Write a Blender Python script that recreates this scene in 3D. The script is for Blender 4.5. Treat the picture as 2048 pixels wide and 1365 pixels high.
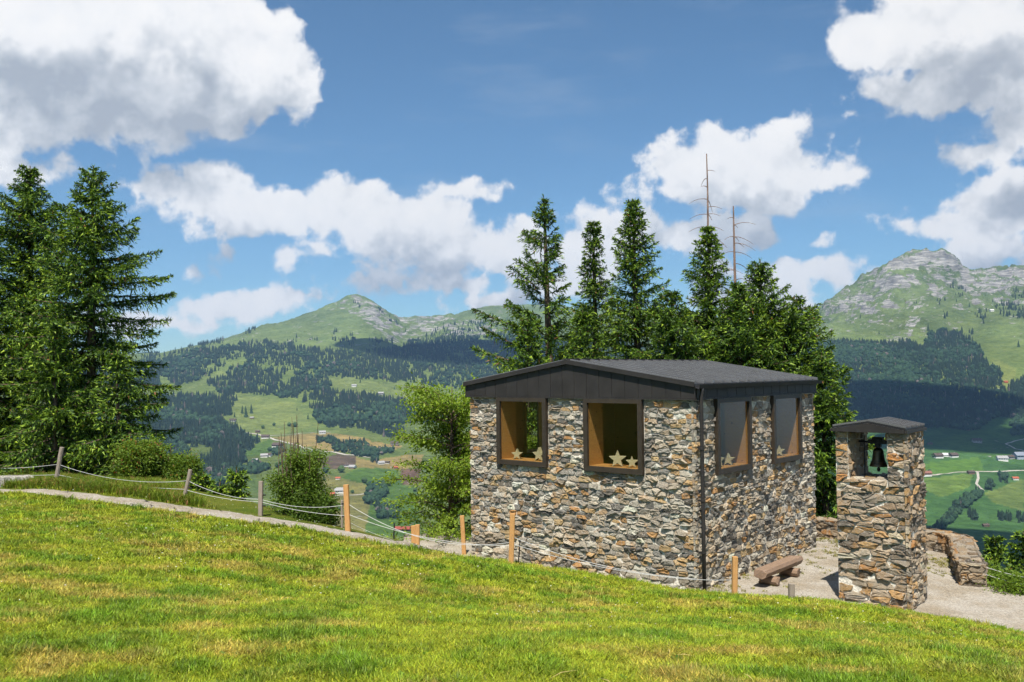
import bpy, math, random
import numpy as np
from mathutils import Vector, Matrix

for o in list(bpy.data.objects): bpy.data.objects.remove(o)
R = math.radians
SC = bpy.context.scene
COL = SC.collection

# ------------------------------------------------------------------ camera
F_PX, PITCH, ROLL = 1785.65, 0.0350, -0.0104          # measured on a 2048 px wide picture
fw = Vector((0, math.cos(PITCH), math.sin(PITCH)))
rt0 = Vector((1, 0, 0)); up0 = rt0.cross(fw)
rt = rt0 * math.cos(ROLL) + up0 * math.sin(ROLL)
up = -rt0 * math.sin(ROLL) + up0 * math.cos(ROLL)
cam = bpy.data.cameras.new('camera'); camo = bpy.data.objects.new('camera', cam); COL.objects.link(camo)
cam.sensor_width = 36.0; cam.lens = F_PX / 2048 * 36.0
cam.clip_start = 0.1; cam.clip_end = 60000
camo.matrix_world = Matrix(((rt.x, up.x, -fw.x, 0), (rt.y, up.y, -fw.y, 0), (rt.z, up.z, -fw.z, 0), (0, 0, 0, 1)))
SC.camera = camo

# ------------------------------------------------------------------ sun, exposure
SUN_EL = R(62); sun_h = Vector((-0.188, -0.982)).normalized()
sun_dir = Vector((sun_h.x * math.cos(SUN_EL), sun_h.y * math.cos(SUN_EL), math.sin(SUN_EL)))
sl = bpy.data.lights.new('sun', 'SUN'); sl.energy = 5.0; sl.angle = R(0.53); sl.color = (1.0, 0.95, 0.86)
so = bpy.data.objects.new('sun', sl); COL.objects.link(so)
so.rotation_euler = sun_dir.to_track_quat('Z', 'Y').to_euler(); so.location = (0, -20, 60)
SC.view_settings.view_transform = 'Standard'; SC.view_settings.look = 'None'
SC.view_settings.exposure = 0.68; SC.view_settings.gamma = 1.0; SC.view_settings.use_curve_mapping = False
SC.render.engine = 'CYCLES'
SC.cycles.max_bounces = 5; SC.cycles.diffuse_bounces = 2; SC.cycles.glossy_bounces = 2
SC.cycles.transmission_bounces = 4; SC.cycles.transparent_max_bounces = 16; SC.cycles.volume_bounces = 0
SC.cycles.caustics_reflective = False; SC.cycles.caustics_refractive = False
SC.cycles.use_denoising = True
SC.cycles.use_adaptive_sampling = True; SC.cycles.adaptive_threshold = 0.02; SC.cycles.adaptive_min_samples = 12

# ------------------------------------------------------------------ pixel helpers (2048 x 1365 photograph)
def ray(px, py):
    d = fw * F_PX + rt * (px - 1024) + up * (682.5 - py)
    return d / d.y
def P(px, py, Y):
    d = ray(px, py); return d * Y
def Pz(px, py, z):
    d = ray(px, py); return d * (z / d.z)
RT, UP, FW = np.array(rt), np.array(up), np.array(fw)
def project(p):                                        # (N,3) -> (N,2) photograph pixels
    p = np.asarray(p, float); d = p @ FW
    return np.stack([1024 + F_PX * (p @ RT) / d, 682.5 - F_PX * (p @ UP) / d], 1)

# ------------------------------------------------------------------ node helpers
def new_mat(name):
    m = bpy.data.materials.new(name); m.use_nodes = True
    nt = m.node_tree; nt.nodes.clear()
    return m, nt
def nd(nt, typ, **kw):
    n = nt.nodes.new(typ)
    for k, v in kw.items():
        if k.startswith('i_'):
            key = k[2:]
            n.inputs[int(key) if key.isdigit() else key.replace('_', ' ')].default_value = v
        else: setattr(n, k, v)
    return n
def lk(nt, a, b): nt.links.new(a, b)
def math_(nt, op, a, b=None, c=None, clamp=False):
    n = nt.nodes.new('ShaderNodeMath'); n.operation = op; n.use_clamp = clamp
    for i, v in enumerate((a, b, c)):
        if v is None: continue
        if isinstance(v, (int, float)): n.inputs[i].default_value = v
        else: nt.links.new(v, n.inputs[i])
    return n.outputs[0]
def vmath(nt, op, a, b=None, c=None):
    n = nt.nodes.new('ShaderNodeVectorMath'); n.operation = op
    for i, v in enumerate((a, b, c)):
        if v is None: continue
        if isinstance(v, (tuple, list, Vector)): n.inputs[i].default_value = v
        else: nt.links.new(v, n.inputs[i])
    return n
def maprange(nt, v, a, b, c=0.0, d=1.0, smooth=True):
    n = nt.nodes.new('ShaderNodeMapRange'); n.interpolation_type = 'SMOOTHSTEP' if smooth else 'LINEAR'
    nt.links.new(v, n.inputs[0])
    for i, x in zip((1, 2, 3, 4), (a, b, c, d)): n.inputs[i].default_value = x
    return n.outputs[0]
def mixc(nt, f, a, b, mode='MIX'):
    n = nt.nodes.new('ShaderNodeMix'); n.data_type = 'RGBA'; n.blend_type = mode
    if isinstance(f, (int, float)): n.inputs[0].default_value = f
    else: nt.links.new(f, n.inputs[0])
    for i, v in ((6, a), (7, b)):
        if isinstance(v, (tuple, list)): n.inputs[i].default_value = (*v[:3], 1)
        else: nt.links.new(v, n.inputs[i])
    return n.outputs[2]
def noise(nt, vec, scale, detail=4.0, rough=0.55, dist=0.0, lac=2.0):
    n = nt.nodes.new('ShaderNodeTexNoise')
    n.inputs['Scale'].default_value = scale; n.inputs['Detail'].default_value = detail
    n.inputs['Roughness'].default_value = rough; n.inputs['Distortion'].default_value = dist
    n.inputs['Lacunarity'].default_value = lac
    if vec is not None: nt.links.new(vec, n.inputs['Vector'])
    return n
def ramp(nt, fac, stops):
    n = nt.nodes.new('ShaderNodeValToRGB'); e = n.color_ramp.elements
    while len(e) < len(stops): e.new(0.5)
    for el, (p, c) in zip(e, stops): el.position = p; el.color = (*c, 1)
    nt.links.new(fac, n.inputs[0]); return n.outputs[0]

# ------------------------------------------------------------------ world: Nishita sky with cumulus seen by direction
W = bpy.data.worlds.new('World'); SC.world = W; W.use_nodes = True
nt = W.node_tree; nt.nodes.clear()
tc = nd(nt, 'ShaderNodeTexCoord'); DIR = tc.outputs['Generated']
sky = nd(nt, 'ShaderNodeTexSky', sky_type='NISHITA', sun_disc=False, sun_elevation=SUN_EL)
sky.sun_rotation = math.atan2(sun_dir.x, sun_dir.y)
sky.altitude = 1800; sky.air_density = 1.0; sky.dust_density = 1.3; sky.ozone_density = 3.0

# cumulus: centre pixel, half width, half height
BLOBS = [
 # big cloud upper left
 (60,110,330,175),(250,60,260,120),(420,85,190,120),(330,190,240,90),(120,195,260,75),(560,140,85,75),(-120,150,260,190),(470,205,100,40),
 (30,338,140,38),(-100,335,160,48),
 # middle left bank
 (340,380,58,40),(455,425,125,56),(435,370,55,42),(700,410,130,50),(650,450,80,40),(800,460,170,70),(930,500,150,66),(1030,510,95,75),(560,430,120,50),(860,440,120,50),(640,505,50,22),(920,385,80,26),
 (560,522,26,20),(450,515,18,14),(390,540,36,22),(1010,600,120,30),(960,560,200,30),
 # low row
 (440,610,130,30),(560,600,70,22),(350,640,110,30),
 # cloud behind the spruces
 (1335,325,78,60),(1440,325,125,70),(1550,345,110,85),(1420,385,170,50),(1460,350,190,80),(1270,460,130,40),(1400,470,170,45),(1180,500,90,45),
 (1560,555,120,48),(1660,560,90,40),(1500,600,160,50),(1645,482,28,22),
 # upper right bank
 (1760,70,110,90),(1900,60,200,110),(2040,120,220,110),(1870,170,170,60),(1990,300,80,38),(2060,240,120,70),
 (1900,450,100,42),(1990,420,120,70),(2080,400,110,80),(1960,500,130,36),(2000,530,90,24),
 # beyond the frame the bank goes on
 (2300,250,260,140),(-420,260,240,120),(2420,520,220,70),(-380,560,240,70),(700,-330,240,120),(1500,-420,330,150),
]
def cloud_group(blobs):
    g = bpy.data.node_groups.new('cumulus_body', 'ShaderNodeTree')
    g.interface.new_socket('Vector', in_out='INPUT', socket_type='NodeSocketVector')
    g.interface.new_socket('Body', in_out='OUTPUT', socket_type='NodeSocketFloat')
    gi = g.nodes.new('NodeGroupInput'); go = g.nodes.new('NodeGroupOutput')
    V = gi.outputs[0]; cur = None
    for (px, py, rx, ry) in blobs:
        d = (fw * F_PX + rt * (px - 1024) + up * (682.5 - py)); L = d.length; d = d / L
        a = rx / L; b = ry / L
        n = vmath(g, 'MULTIPLY_ADD', V, (1 / a, 1 / a, 1 / b), (-d.x / a, -d.y / a, -d.z / b))
        k = min(1.5, max(0.30, b / 0.040))             # signed distance in one common unit, so that small clouds fray as much as large ones
        ln = math_(g, 'MULTIPLY_ADD', vmath(g, 'LENGTH', n.outputs[0]).outputs['Value'], k, -k)
        cur = ln if cur is None else math_(g, 'SMOOTH_MIN', cur, ln, 0.22)
    g.links.new(math_(g, 'MAXIMUM', math_(g, 'MULTIPLY', cur, -1.0), -1.0), go.inputs[0])
    return g
MASSES = [(230,110,440,185),(560,140,95,85),(-10,335,220,55),(410,400,150,80),(780,450,260,85),(1000,505,120,75),(960,575,220,42),(440,612,170,36),(1440,345,230,100),(1330,470,240,55),(1570,570,190,60),
          (1880,100,270,140),(2020,300,150,80),(1980,440,190,85),(1960,515,140,40),(2350,300,300,180),(-420,280,260,140)]
CG = cloud_group(BLOBS); CGM = cloud_group(MASSES)
w1 = noise(nt, DIR, 9.0, 3, 0.6)
WOFF = vmath(nt, 'MULTIPLY_ADD', w1.outputs['Color'], (0.075, 0.075, 0.055), (-0.0375, -0.0375, -0.0275)).outputs[0]
VW = vmath(nt, 'ADD', DIR, WOFF).outputs[0]
# the rest of the sky dome: loose cumulus of the same kind, away from the view
nb = noise(nt, DIR, 3.2, 4, 0.55)
sep = nt.nodes.new('ShaderNodeSeparateXYZ'); nt.links.new(DIR, sep.inputs[0])
REST = math_(nt, 'ADD', math_(nt, 'MULTIPLY_ADD', nb.outputs['Fac'], 4.0, -2.35), maprange(nt, sep.outputs[1], 0.35, 0.70, 0.0, -2.0))
def body(vec, grp):
    n = nt.nodes.new('ShaderNodeGroup'); n.node_tree = grp; nt.links.new(vec, n.inputs[0])
    return math_(nt, 'MAXIMUM', n.outputs[0], REST)
def fine(vec, det):
    f = noise(nt, vec, 15.0, det, 0.60, 0.0).outputs['Fac']
    bil = math_(nt, 'ABSOLUTE', math_(nt, 'SUBTRACT', noise(nt, vec, 22.0, 2, 0.5).outputs['Fac'], 0.5))
    return math_(nt, 'MULTIPLY_ADD', bil, -1.1, math_(nt, 'MULTIPLY_ADD', f, 1.9, -0.95))
b0 = body(VW, CG); b2 = body(vmath(nt, 'ADD', VW, (-0.012, 0, 0.058)).outputs[0], CGM)
f0 = fine(DIR, 8); f1 = fine(vmath(nt, 'ADD', DIR, (-0.006, 0, 0.020)).outputs[0], 4)
D0 = math_(nt, 'ADD', math_(nt, 'ADD', b0, 0.09), f0)
alpha = maprange(nt, D0, -0.06, 0.22)
s1 = maprange(nt, math_(nt, 'SUBTRACT', f1, f0), -0.6, 0.5, 0.0, 1.0)
s2 = maprange(nt, math_(nt, 'MULTIPLY_ADD', f1, 0.5, b2), -0.15, 0.85, 0.0, 1.0)
shade = math_(nt, 'MULTIPLY_ADD', s1, 0.50, math_(nt, 'MULTIPLY', s2, 0.58))
CL = 8.8
ccol = ramp(nt, shade, [(0.0, (1.0*CL, 0.985*CL, 0.97*CL)), (0.36, (0.93*CL, 0.93*CL, 0.935*CL)), (0.66, (0.66*CL, 0.69*CL, 0.73*CL)), (1.0, (0.43*CL, 0.47*CL, 0.53*CL))])
thin = noise(nt, vmath(nt, 'MULTIPLY', DIR, (3.0, 3.0, 14.0)).outputs[0], 2.0, 5, 0.6)
veil = maprange(nt, thin.outputs['Fac'], 0.50, 0.80, 0.0, 0.16)
skyt = mixc(nt, 1.0, sky.outputs[0], (0.81, 1.03, 1.06), 'MULTIPLY')
skyc = mixc(nt, veil, skyt, (4.6, 5.2, 6.0))
fin = mixc(nt, alpha, skyc, ccol)
bg = nd(nt, 'ShaderNodeBackground'); bg.inputs['Strength'].default_value = 0.074
lk(nt, fin, bg.inputs['Color'])
wo = nd(nt, 'ShaderNodeOutputWorld'); lk(nt, bg.outputs[0], wo.inputs['Surface'])
W.cycles.sampling_method = 'MANUAL'; W.cycles.sample_map_resolution = 256

# ------------------------------------------------------------------ mesh / object helpers
def tag(o, label=None, cat=None, group=None, kind=None):
    if label: o['label'] = label
    if cat: o['category'] = cat
    if group: o['group'] = group
    if kind: o['kind'] = kind
    return o
def link(name, me, mat=None, parent=None, loc=None):
    o = bpy.data.objects.new(name, me); COL.objects.link(o)
    if mat is not None and me is not None and not me.materials: me.materials.append(mat)
    if parent is not None: o.parent = parent
    if loc is not None: o.location = loc
    return o
def empty(name, loc, rz=0, parent=None):
    o = bpy.data.objects.new(name, None); COL.objects.link(o)
    o.location = loc; o.rotation_euler = (0, 0, rz); o.empty_display_size = 0.3
    if parent is not None: o.parent = parent
    return o
def fast_mesh(name, V, Fq, cols=None, smooth=False, attr='tint'):
    """V (n,3), Fq (m,k) index array with a constant k; cols (m,3) per-face colours"""
    me = bpy.data.meshes.new(name); V = np.asarray(V, np.float32); Fq = np.asarray(Fq, np.int32)
    k = Fq.shape[1]; m = len(Fq)
    me.vertices.add(len(V)); me.vertices.foreach_set('co', V.ravel())
    me.loops.add(m * k); me.loops.foreach_set('vertex_index', Fq.ravel())
    me.polygons.add(m); me.polygons.foreach_set('loop_start', np.arange(0, m * k, k, dtype=np.int32))
    if cols is not None:
        a = me.attributes.new(attr, 'FLOAT_COLOR', 'FACE')
        c = np.ones((m, 4), np.float32); c[:, :3] = cols; a.data.foreach_set('color', c.ravel())
    me.polygons.foreach_set('use_smooth', np.full(m, smooth, bool))
    me.update(calc_edges=True)
    return me
class MB:
    """collects polygons of one mesh"""
    def __init__(s): s.v = []; s.f = []; s.c = []
    def add(s, vs, fs, col=None):
        b = len(s.v); s.v += [tuple(v) for v in vs]; s.f += [tuple(i + b for i in f) for f in fs]
        if col is not None: s.c += [col] * len(fs)
    def box(s, x0, x1, y0, y1, z0, z1):
        s.add([(x0,y0,z0),(x1,y0,z0),(x1,y1,z0),(x0,y1,z0),(x0,y0,z1),(x1,y0,z1),(x1,y1,z1),(x0,y1,z1)],
              [(0,3,2,1),(4,5,6,7),(0,1,5,4),(1,2,6,5),(2,3,7,6),(3,0,4,7)])
    def prism(s, poly, off):                          # poly: list of 3D points, off: extrusion vector
        n = len(poly); q = [tuple(Vector(p) + Vector(off)) for p in poly]
        s.add(list(poly) + q, [tuple(range(n))[::-1], tuple(range(n, 2 * n))] + [(i, (i + 1) % n, n + (i + 1) % n, n + i) for i in range(n)])
    def tube(s, pts, rad, n=6, caps=True):
        pts = [Vector(p) for p in pts]; rads = rad if isinstance(rad, (list, tuple, np.ndarray)) else [rad] * len(pts)
        b = len(s.v); ref = None
        for i, p in enumerate(pts):
            t = (pts[min(i + 1, len(pts) - 1)] - pts[max(i - 1, 0)]).normalized()
            if ref is None: ref = t.orthogonal().normalized()
            ref = (ref - t * ref.dot(t)); ref = ref.normalized() if ref.length > 1e-6 else t.orthogonal().normalized()
            bi = t.cross(ref)
            for k in range(n):
                a = 2 * math.pi * k / n
                s.v.append(tuple(p + (ref * math.cos(a) + bi * math.sin(a)) * float(rads[i])))
        for i in range(len(pts) - 1):
            for k in range(n):
                k2 = (k + 1) % n
                s.f.append((b + i*n + k, b + i*n + k2, b + (i+1)*n + k2, b + (i+1)*n + k))
        if caps:
            s.f.append(tuple(b + k for k in range(n))[::-1]); s.f.append(tuple(b + (len(pts)-1)*n + k for k in range(n)))
    def lathe(s, prof, n=20, c=(0, 0, 0)):
        b = len(s.v)
        for r, z in prof:
            for k in range(n):
                a = 2 * math.pi * k / n; s.v.append((c[0] + r*math.cos(a), c[1] + r*math.sin(a), c[2] + z))
        for i in range(len(prof) - 1):
            for k in range(n):
                k2 = (k + 1) % n; s.f.append((b+i*n+k, b+i*n+k2, b+(i+1)*n+k2, b+(i+1)*n+k))
    def mesh(s, name, smooth=False):
        me = bpy.data.meshes.new(name); me.from_pydata(s.v, [], s.f)
        if s.c and len(s.c) == len(s.f):
            a = me.attributes.new('tint', 'FLOAT_COLOR', 'FACE')
            a.data.foreach_set('color', np.array([(*c, 1) for c in s.c], np.float32).ravel())
        if smooth: me.polygons.foreach_set('use_smooth', np.ones(len(s.f), bool))
        me.update(); return me
    def build(s, name, mat, parent=None, loc=None, smooth=False): return link(name, s.mesh(name, smooth), mat, parent, loc)

def hash2(ix, iy, seed):
    h = (ix.astype(np.int64) * 374761393 + iy.astype(np.int64) * 668265263 + seed * 1442695041) & 0xffffffff
    h = ((h ^ (h >> 13)) * 1274126177) & 0xffffffff
    return ((h ^ (h >> 16)) & 0xffff) / 65535.0
def vnoise(x, y, seed=0):
    x = np.asarray(x, float); y = np.asarray(y, float)
    ix = np.floor(x); iy = np.floor(y); fx = x - ix; fy = y - iy
    fx = fx*fx*fx*(fx*(fx*6-15)+10); fy = fy*fy*fy*(fy*(fy*6-15)+10)
    a = hash2(ix, iy, seed); b = hash2(ix+1, iy, seed); c = hash2(ix, iy+1, seed); d = hash2(ix+1, iy+1, seed)
    return (a*(1-fx)+b*fx)*(1-fy) + (c*(1-fx)+d*fx)*fy
def fbm(x, y, oct=5, seed=0, gain=0.5, ridged=False):
    t = 0; amp = 1; s = 0
    for i in range(oct):
        n = vnoise(np.asarray(x)*2**i + i*17.3, np.asarray(y)*2**i - i*9.1, seed + i)
        if ridged: n = 1 - np.abs(2*n - 1)
        t = t + amp*n; s += amp; amp *= gain
    return t / s
def inside(px, py, poly):
    px = np.asarray(px, float); py = np.asarray(py, float); r = np.zeros(px.shape, bool); n = len(poly)
    for i in range(n):
        x0, y0 = poly[i]; x1, y1 = poly[(i+1) % n]
        if y0 == y1: continue
        c = ((y0 > py) != (y1 > py)) & (px < (x1-x0)*(py-y0)/(y1-y0) + x0); r ^= c
    return r

# ------------------------------------------------------------------ materials
def out(nt, sh, disp=None):
    o = nd(nt, 'ShaderNodeOutputMaterial'); lk(nt, sh, o.inputs['Surface'])
def bsdf(nt, col, rough=0.8, bump=None, metal=0.0, spec=0.3):
    b = nd(nt, 'ShaderNodeBsdfPrincipled')
    if isinstance(col, (tuple, list)): b.inputs['Base Color'].default_value = (*col, 1)
    else: lk(nt, col, b.inputs['Base Color'])
    if isinstance(rough, (int, float)): b.inputs['Roughness'].default_value = rough
    else: lk(nt, rough, b.inputs['Roughness'])
    b.inputs['Metallic'].default_value = metal; b.inputs['Specular IOR Level'].default_value = spec
    if bump is not None: lk(nt, bump, b.inputs['Normal'])
    return b.outputs[0]
def bumpn(nt, h, strength=0.5, dist=0.02):
    b = nd(nt, 'ShaderNodeBump'); b.inputs['Strength'].default_value = strength; b.inputs['Distance'].default_value = dist
    lk(nt, h, b.inputs['Height']); return b.outputs[0]
def pos(nt): return nd(nt, 'ShaderNodeNewGeometry').outputs['Position']
def attr(nt, name='tint', typ='GEOMETRY'):
    a = nd(nt, 'ShaderNodeAttribute', attribute_name=name, attribute_type=typ); return a

def mat_stone():
    m, nt = new_mat('rubble_stone'); p = pos(nt); t = attr(nt).outputs['Color']
    n1 = noise(nt, p, 14, 6, 0.62); n2 = noise(nt, p, 45, 5, 0.65); n3 = noise(nt, p, 5.0, 3, 0.5)
    c = mixc(nt, maprange(nt, n1.outputs['Fac'], 0.45, 0.75, 0, .7), t, (0.42, 0.37, 0.31))
    c = mixc(nt, maprange(nt, n2.outputs['Fac'], 0.56, 0.74, 0, 0.55), c, (0.075, 0.068, 0.062))
    c = mixc(nt, maprange(nt, noise(nt, p, 22, 4, 0.6).outputs['Fac'], 0.56, 0.72, 0, 0.75), c, (0.62, 0.58, 0.50))
    c = mixc(nt, maprange(nt, n3.outputs['Fac'], 0.55, 0.70, 0, 0.62), c, (0.50, 0.29, 0.12))
    vo = nd(nt, 'ShaderNodeTexVoronoi'); vo.inputs['Scale'].default_value = 26; lk(nt, vmath(nt, 'ADD', p, vmath(nt, 'SCALE', n1.outputs['Color']).outputs[0]).outputs[0], vo.inputs['Vector'])
    c = mixc(nt, maprange(nt, vo.outputs['Distance'], 0.55, 0.9, 0, 0.30), c, (0.07, 0.063, 0.057))
    h = math_(nt, 'MULTIPLY_ADD', n1.outputs['Fac'], 1.0, math_(nt, 'MULTIPLY', n2.outputs['Fac'], 0.6)); h = math_(nt, 'MULTIPLY_ADD', vo.outputs['Distance'], -0.7, h)
    out(nt, bsdf(nt, c, 0.9, bumpn(nt, h, 0.75, 0.045), spec=0.2)); return m
def mat_simple(name, col, rough=0.8, scale=20, var=0.35, bump=0.3, dist=0.01, metal=0.0, spec=0.3, stretch=(1, 1, 1), detail=5):
    m, nt = new_mat(name); p = pos(nt)
    if stretch != (1, 1, 1): p = vmath(nt, 'MULTIPLY', p, stretch).outputs[0]
    n = noise(nt, p, scale, detail, 0.6)
    d = tuple(x*(1-var) for x in col); l = tuple(min(1, x*(1+var)) for x in col)
    c = mixc(nt, maprange(nt, n.outputs['Fac'], 0.3, 0.7), d, l)
    out(nt, bsdf(nt, c, rough, bumpn(nt, n.outputs['Fac'], bump, dist), metal, spec)); return m
def mat_wood(name, col, knots=True, axis=(1, 1, 9), scale=6, var=0.3):
    m, nt = new_mat(name); g = nd(nt, 'ShaderNodeTexCoord').outputs['Object']
    st = vmath(nt, 'MULTIPLY', g, axis).outputs[0]
    n = noise(nt, st, scale, 5, 0.6, 0.6)
    c = mixc(nt, n.outputs['Fac'], tuple(x*(1-var) for x in col), tuple(min(1, x*(1+var)) for x in col))
    if knots:
        v = nd(nt, 'ShaderNodeTexVoronoi'); v.inputs['Scale'].default_value = 5.0; lk(nt, g, v.inputs['Vector'])
        c = mixc(nt, maprange(nt, v.outputs['Distance'], 0.06, 0.12, 0.75, 0.0), c, tuple(x*0.25 for x in col))
    out(nt, bsdf(nt, c, 0.65, bumpn(nt, n.outputs['Fac'], 0.25, 0.004), spec=0.25)); return m
def mat_leaf(name, rough=0.55, trans=0.30, bright=1.0):
    m, nt = new_mat(name); t = attr(nt).outputs['Color']
    n = noise(nt, pos(nt), 1.7, 2, 0.5)
    c = mixc(nt, 1.0, t, mixc(nt, n.outputs['Fac'], (0.75*bright,)*3, (1.25*bright,)*3), 'MULTIPLY')
    b = bsdf(nt, c, rough, spec=0.25)
    tr = nd(nt, 'ShaderNodeBsdfTranslucent'); lk(nt, mixc(nt, 1.0, c, (1.25, 1.2, 0.6), 'MULTIPLY'), tr.inputs['Color'])
    mx = nd(nt, 'ShaderNodeMixShader'); mx.inputs[0].default_value = trans
    lk(nt, b, mx.inputs[1]); lk(nt, tr.outputs[0], mx.inputs[2]); out(nt, mx.outputs[0]); return m
def mat_grass():
    m, nt = new_mat('grass_blade'); t = attr(nt, 'tint', 'INSTANCER').outputs['Color']
    g = attr(nt, 'blade').outputs['Color']
    c = mixc(nt, 1.0, t, g, 'MULTIPLY')
    b = bsdf(nt, c, 0.5, spec=0.25)
    tr = nd(nt, 'ShaderNodeBsdfTranslucent'); lk(nt, c, tr.inputs['Color'])
    mx = nd(nt, 'ShaderNodeMixShader'); mx.inputs[0].default_value = 0.3
    lk(nt, b, mx.inputs[1]); lk(nt, tr.outputs[0], mx.inputs[2]); out(nt, mx.outputs[0]); return m
def mat_lawn():
    m, nt = new_mat('lawn_soil_and_sward'); p = pos(nt)
    a = noise(nt, p, 0.7, 5, 0.6); b = noise(nt, p, 9, 6, 0.7); c3 = noise(nt, p, 60, 3, 0.6)
    c = mixc(nt, maprange(nt, a.outputs['Fac'], 0.35, 0.68), (0.075, 0.115, 0.010), (0.145, 0.15, 0.022))
    c = mixc(nt, maprange(nt, b.outputs['Fac'], 0.4, 0.75, 0, 0.7), c, (0.04, 0.065, 0.008))
    c = mixc(nt, maprange(nt, c3.outputs['Fac'], 0.5, 0.7, 0, 0.5), c, (0.16, 0.13, 0.035))
    out(nt, bsdf(nt, c, 0.9, bumpn(nt, math_(nt, 'ADD', b.outputs['Fac'], c3.outputs['Fac']), 0.8, 0.04), spec=0.1)); return m
def mat_gravel():
    m, nt = new_mat('pale_gravel'); p = pos(nt)
    a = noise(nt, p, 1.3, 5, 0.6); v = nd(nt, 'ShaderNodeTexVoronoi'); v.inputs['Scale'].default_value = 38; lk(nt, p, v.inputs['Vector'])
    b = noise(nt, p, 30, 4, 0.7)
    c = mixc(nt, maprange(nt, a.outputs['Fac'], 0.35, 0.7), (0.36, 0.325, 0.275), (0.275, 0.23, 0.17))
    c = mixc(nt, 0.45, c, mixc(nt, 1.0, c, mixc(nt, v.outputs['Color'], (0.35, 0.35, 0.35), (1.5, 1.5, 1.5)), 'MULTIPLY'))
    c = mixc(nt, maprange(nt, b.outputs['Fac'], 0.55, 0.75, 0, 0.5), c, (0.16, 0.145, 0.12))
    out(nt, bsdf(nt, c, 0.95, bumpn(nt, math_(nt, 'ADD', v.outputs['Distance'], b.outputs['Fac']), 0.7, 0.02), spec=0.1)); return m
def mat_terrain():
    m, nt = new_mat('valley_meadows_and_rock'); p = pos(nt); t = attr(nt).outputs['Color']
    a = noise(nt, p, 0.010, 6, 0.62); b = noise(nt, p, 0.05, 6, 0.65)
    c = mixc(nt, 1.0, t, mixc(nt, maprange(nt, a.outputs['Fac'], 0.3, 0.7), (0.78, 0.82, 0.8), (1.22, 1.16, 1.15)), 'MULTIPLY')
    c = mixc(nt, 1.0, c, mixc(nt, maprange(nt, b.outputs['Fac'], 0.35, 0.7), (1.15, 1.15, 1.15), (0.75, 0.78, 0.75)), 'MULTIPLY')
    rk = attr(nt, 'rock').outputs['Fac']; ps = vmath(nt, 'MULTIPLY', p, (1.0, 1.0, 3.0)).outputs[0]
    e = noise(nt, ps, 0.022, 8, 0.68, 0.5); st = noise(nt, vmath(nt, 'MULTIPLY', p, (0.25, 0.25, 2.2)).outputs[0], 0.05, 5, 0.6, 0.8)
    rm = maprange(nt, math_(nt, 'MULTIPLY_ADD', math_(nt, 'SUBTRACT', e.outputs['Fac'], 0.5), 2.6, rk), 0.36, 0.52)
    rc = mixc(nt, maprange(nt, st.outputs['Fac'], 0.35, 0.68), (0.15, 0.145, 0.138), (0.40, 0.385, 0.36))
    c = mixc(nt, rm, c, rc)
    h = math_(nt, 'MULTIPLY_ADD', e.outputs['Fac'], 1.0, math_(nt, 'MULTIPLY', b.outputs['Fac'], 0.4))
    out(nt, bsdf(nt, c, 0.95, bumpn(nt, h, 0.9, 22.0), spec=0.05)); return m
def mat_attr(name, rough=0.8, spec=0.2):
    m, nt = new_mat(name); t = attr(nt).outputs['Color']
    n = noise(nt, pos(nt), 0.4, 3, 0.5)
    out(nt, bsdf(nt, mixc(nt, 1.0, t, mixc(nt, n.outputs['Fac'], (0.8,)*3, (1.2,)*3), 'MULTIPLY'), rough, spec=spec)); return m
def mat_glass():
    m, nt = new_mat('window_glass')
    tr = nd(nt, 'ShaderNodeBsdfTransparent'); tr.inputs[0].default_value = (0.86, 0.88, 0.87, 1)
    gl = nd(nt, 'ShaderNodeBsdfGlossy'); gl.inputs['Roughness'].default_value = 0.02; gl.inputs[0].default_value = (0.9, 0.92, 0.95, 1)
    fr = nd(nt, 'ShaderNodeLayerWeight'); fr.inputs[0].default_value = 0.5
    f = math_(nt, 'MULTIPLY_ADD', math_(nt, 'POWER', fr.outputs['Facing'], 3.0), 0.4, 0.022, clamp=True)
    mx = nd(nt, 'ShaderNodeMixShader'); lk(nt, f, mx.inputs[0]); lk(nt, tr.outputs[0], mx.inputs[1]); lk(nt, gl.outputs[0], mx.inputs[2])
    out(nt, mx.outputs[0]); return m

M_STONE = mat_stone()
M_MORTAR = mat_simple('lime_mortar', (0.68, 0.63, 0.54), 0.95, 30, 0.35, 0.8, 0.02, spec=0.1)
M_EARTH = mat_simple('earthy_mortar', (0.24, 0.205, 0.16), 0.95, 30, 0.35, 0.8, 0.02, spec=0.1)
M_METAL = mat_simple('dark_zinc_sheet', (0.029, 0.026, 0.0245), 0.55, 3.0, 0.18, 0.05, 0.003, metal=0.0, spec=0.3)
M_ROOF = mat_simple('zinc_roof_sheet', (0.040, 0.038, 0.038), 0.46, 2.0, 0.15, 0.03, 0.003, metal=0.55, spec=0.5)
M_SEAM = mat_simple('seam_painted_sunlit', (0.15, 0.147, 0.145), 0.42, 2.0, 0.12, 0.02, 0.002, metal=0.3, spec=0.5)  # same metal as the sheet; sunlight on the folds put into a paler colour
M_BRONZE = mat_simple('bronze_window_frame', (0.060, 0.046, 0.033), 0.5, 6.0, 0.12, 0.03, 0.002, metal=0.4, spec=0.4)
M_BELL = mat_simple('bell_bronze', (0.10, 0.082, 0.052), 0.5, 12, 0.3, 0.1, 0.003, metal=0.85)
M_IRON = mat_simple('dark_iron', (0.03, 0.03, 0.032), 0.6, 15, 0.2, 0.1, 0.003, metal=0.5)
M_TIMBER = mat_wood('larch_lining', (0.52, 0.25, 0.07))
M_STAR = mat_wood('pale_pine', (0.60, 0.50, 0.29), knots=False)
M_POSTNEW = mat_wood('new_larch_post', (0.50, 0.27, 0.10), knots=False, axis=(9, 9, 1))
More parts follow.
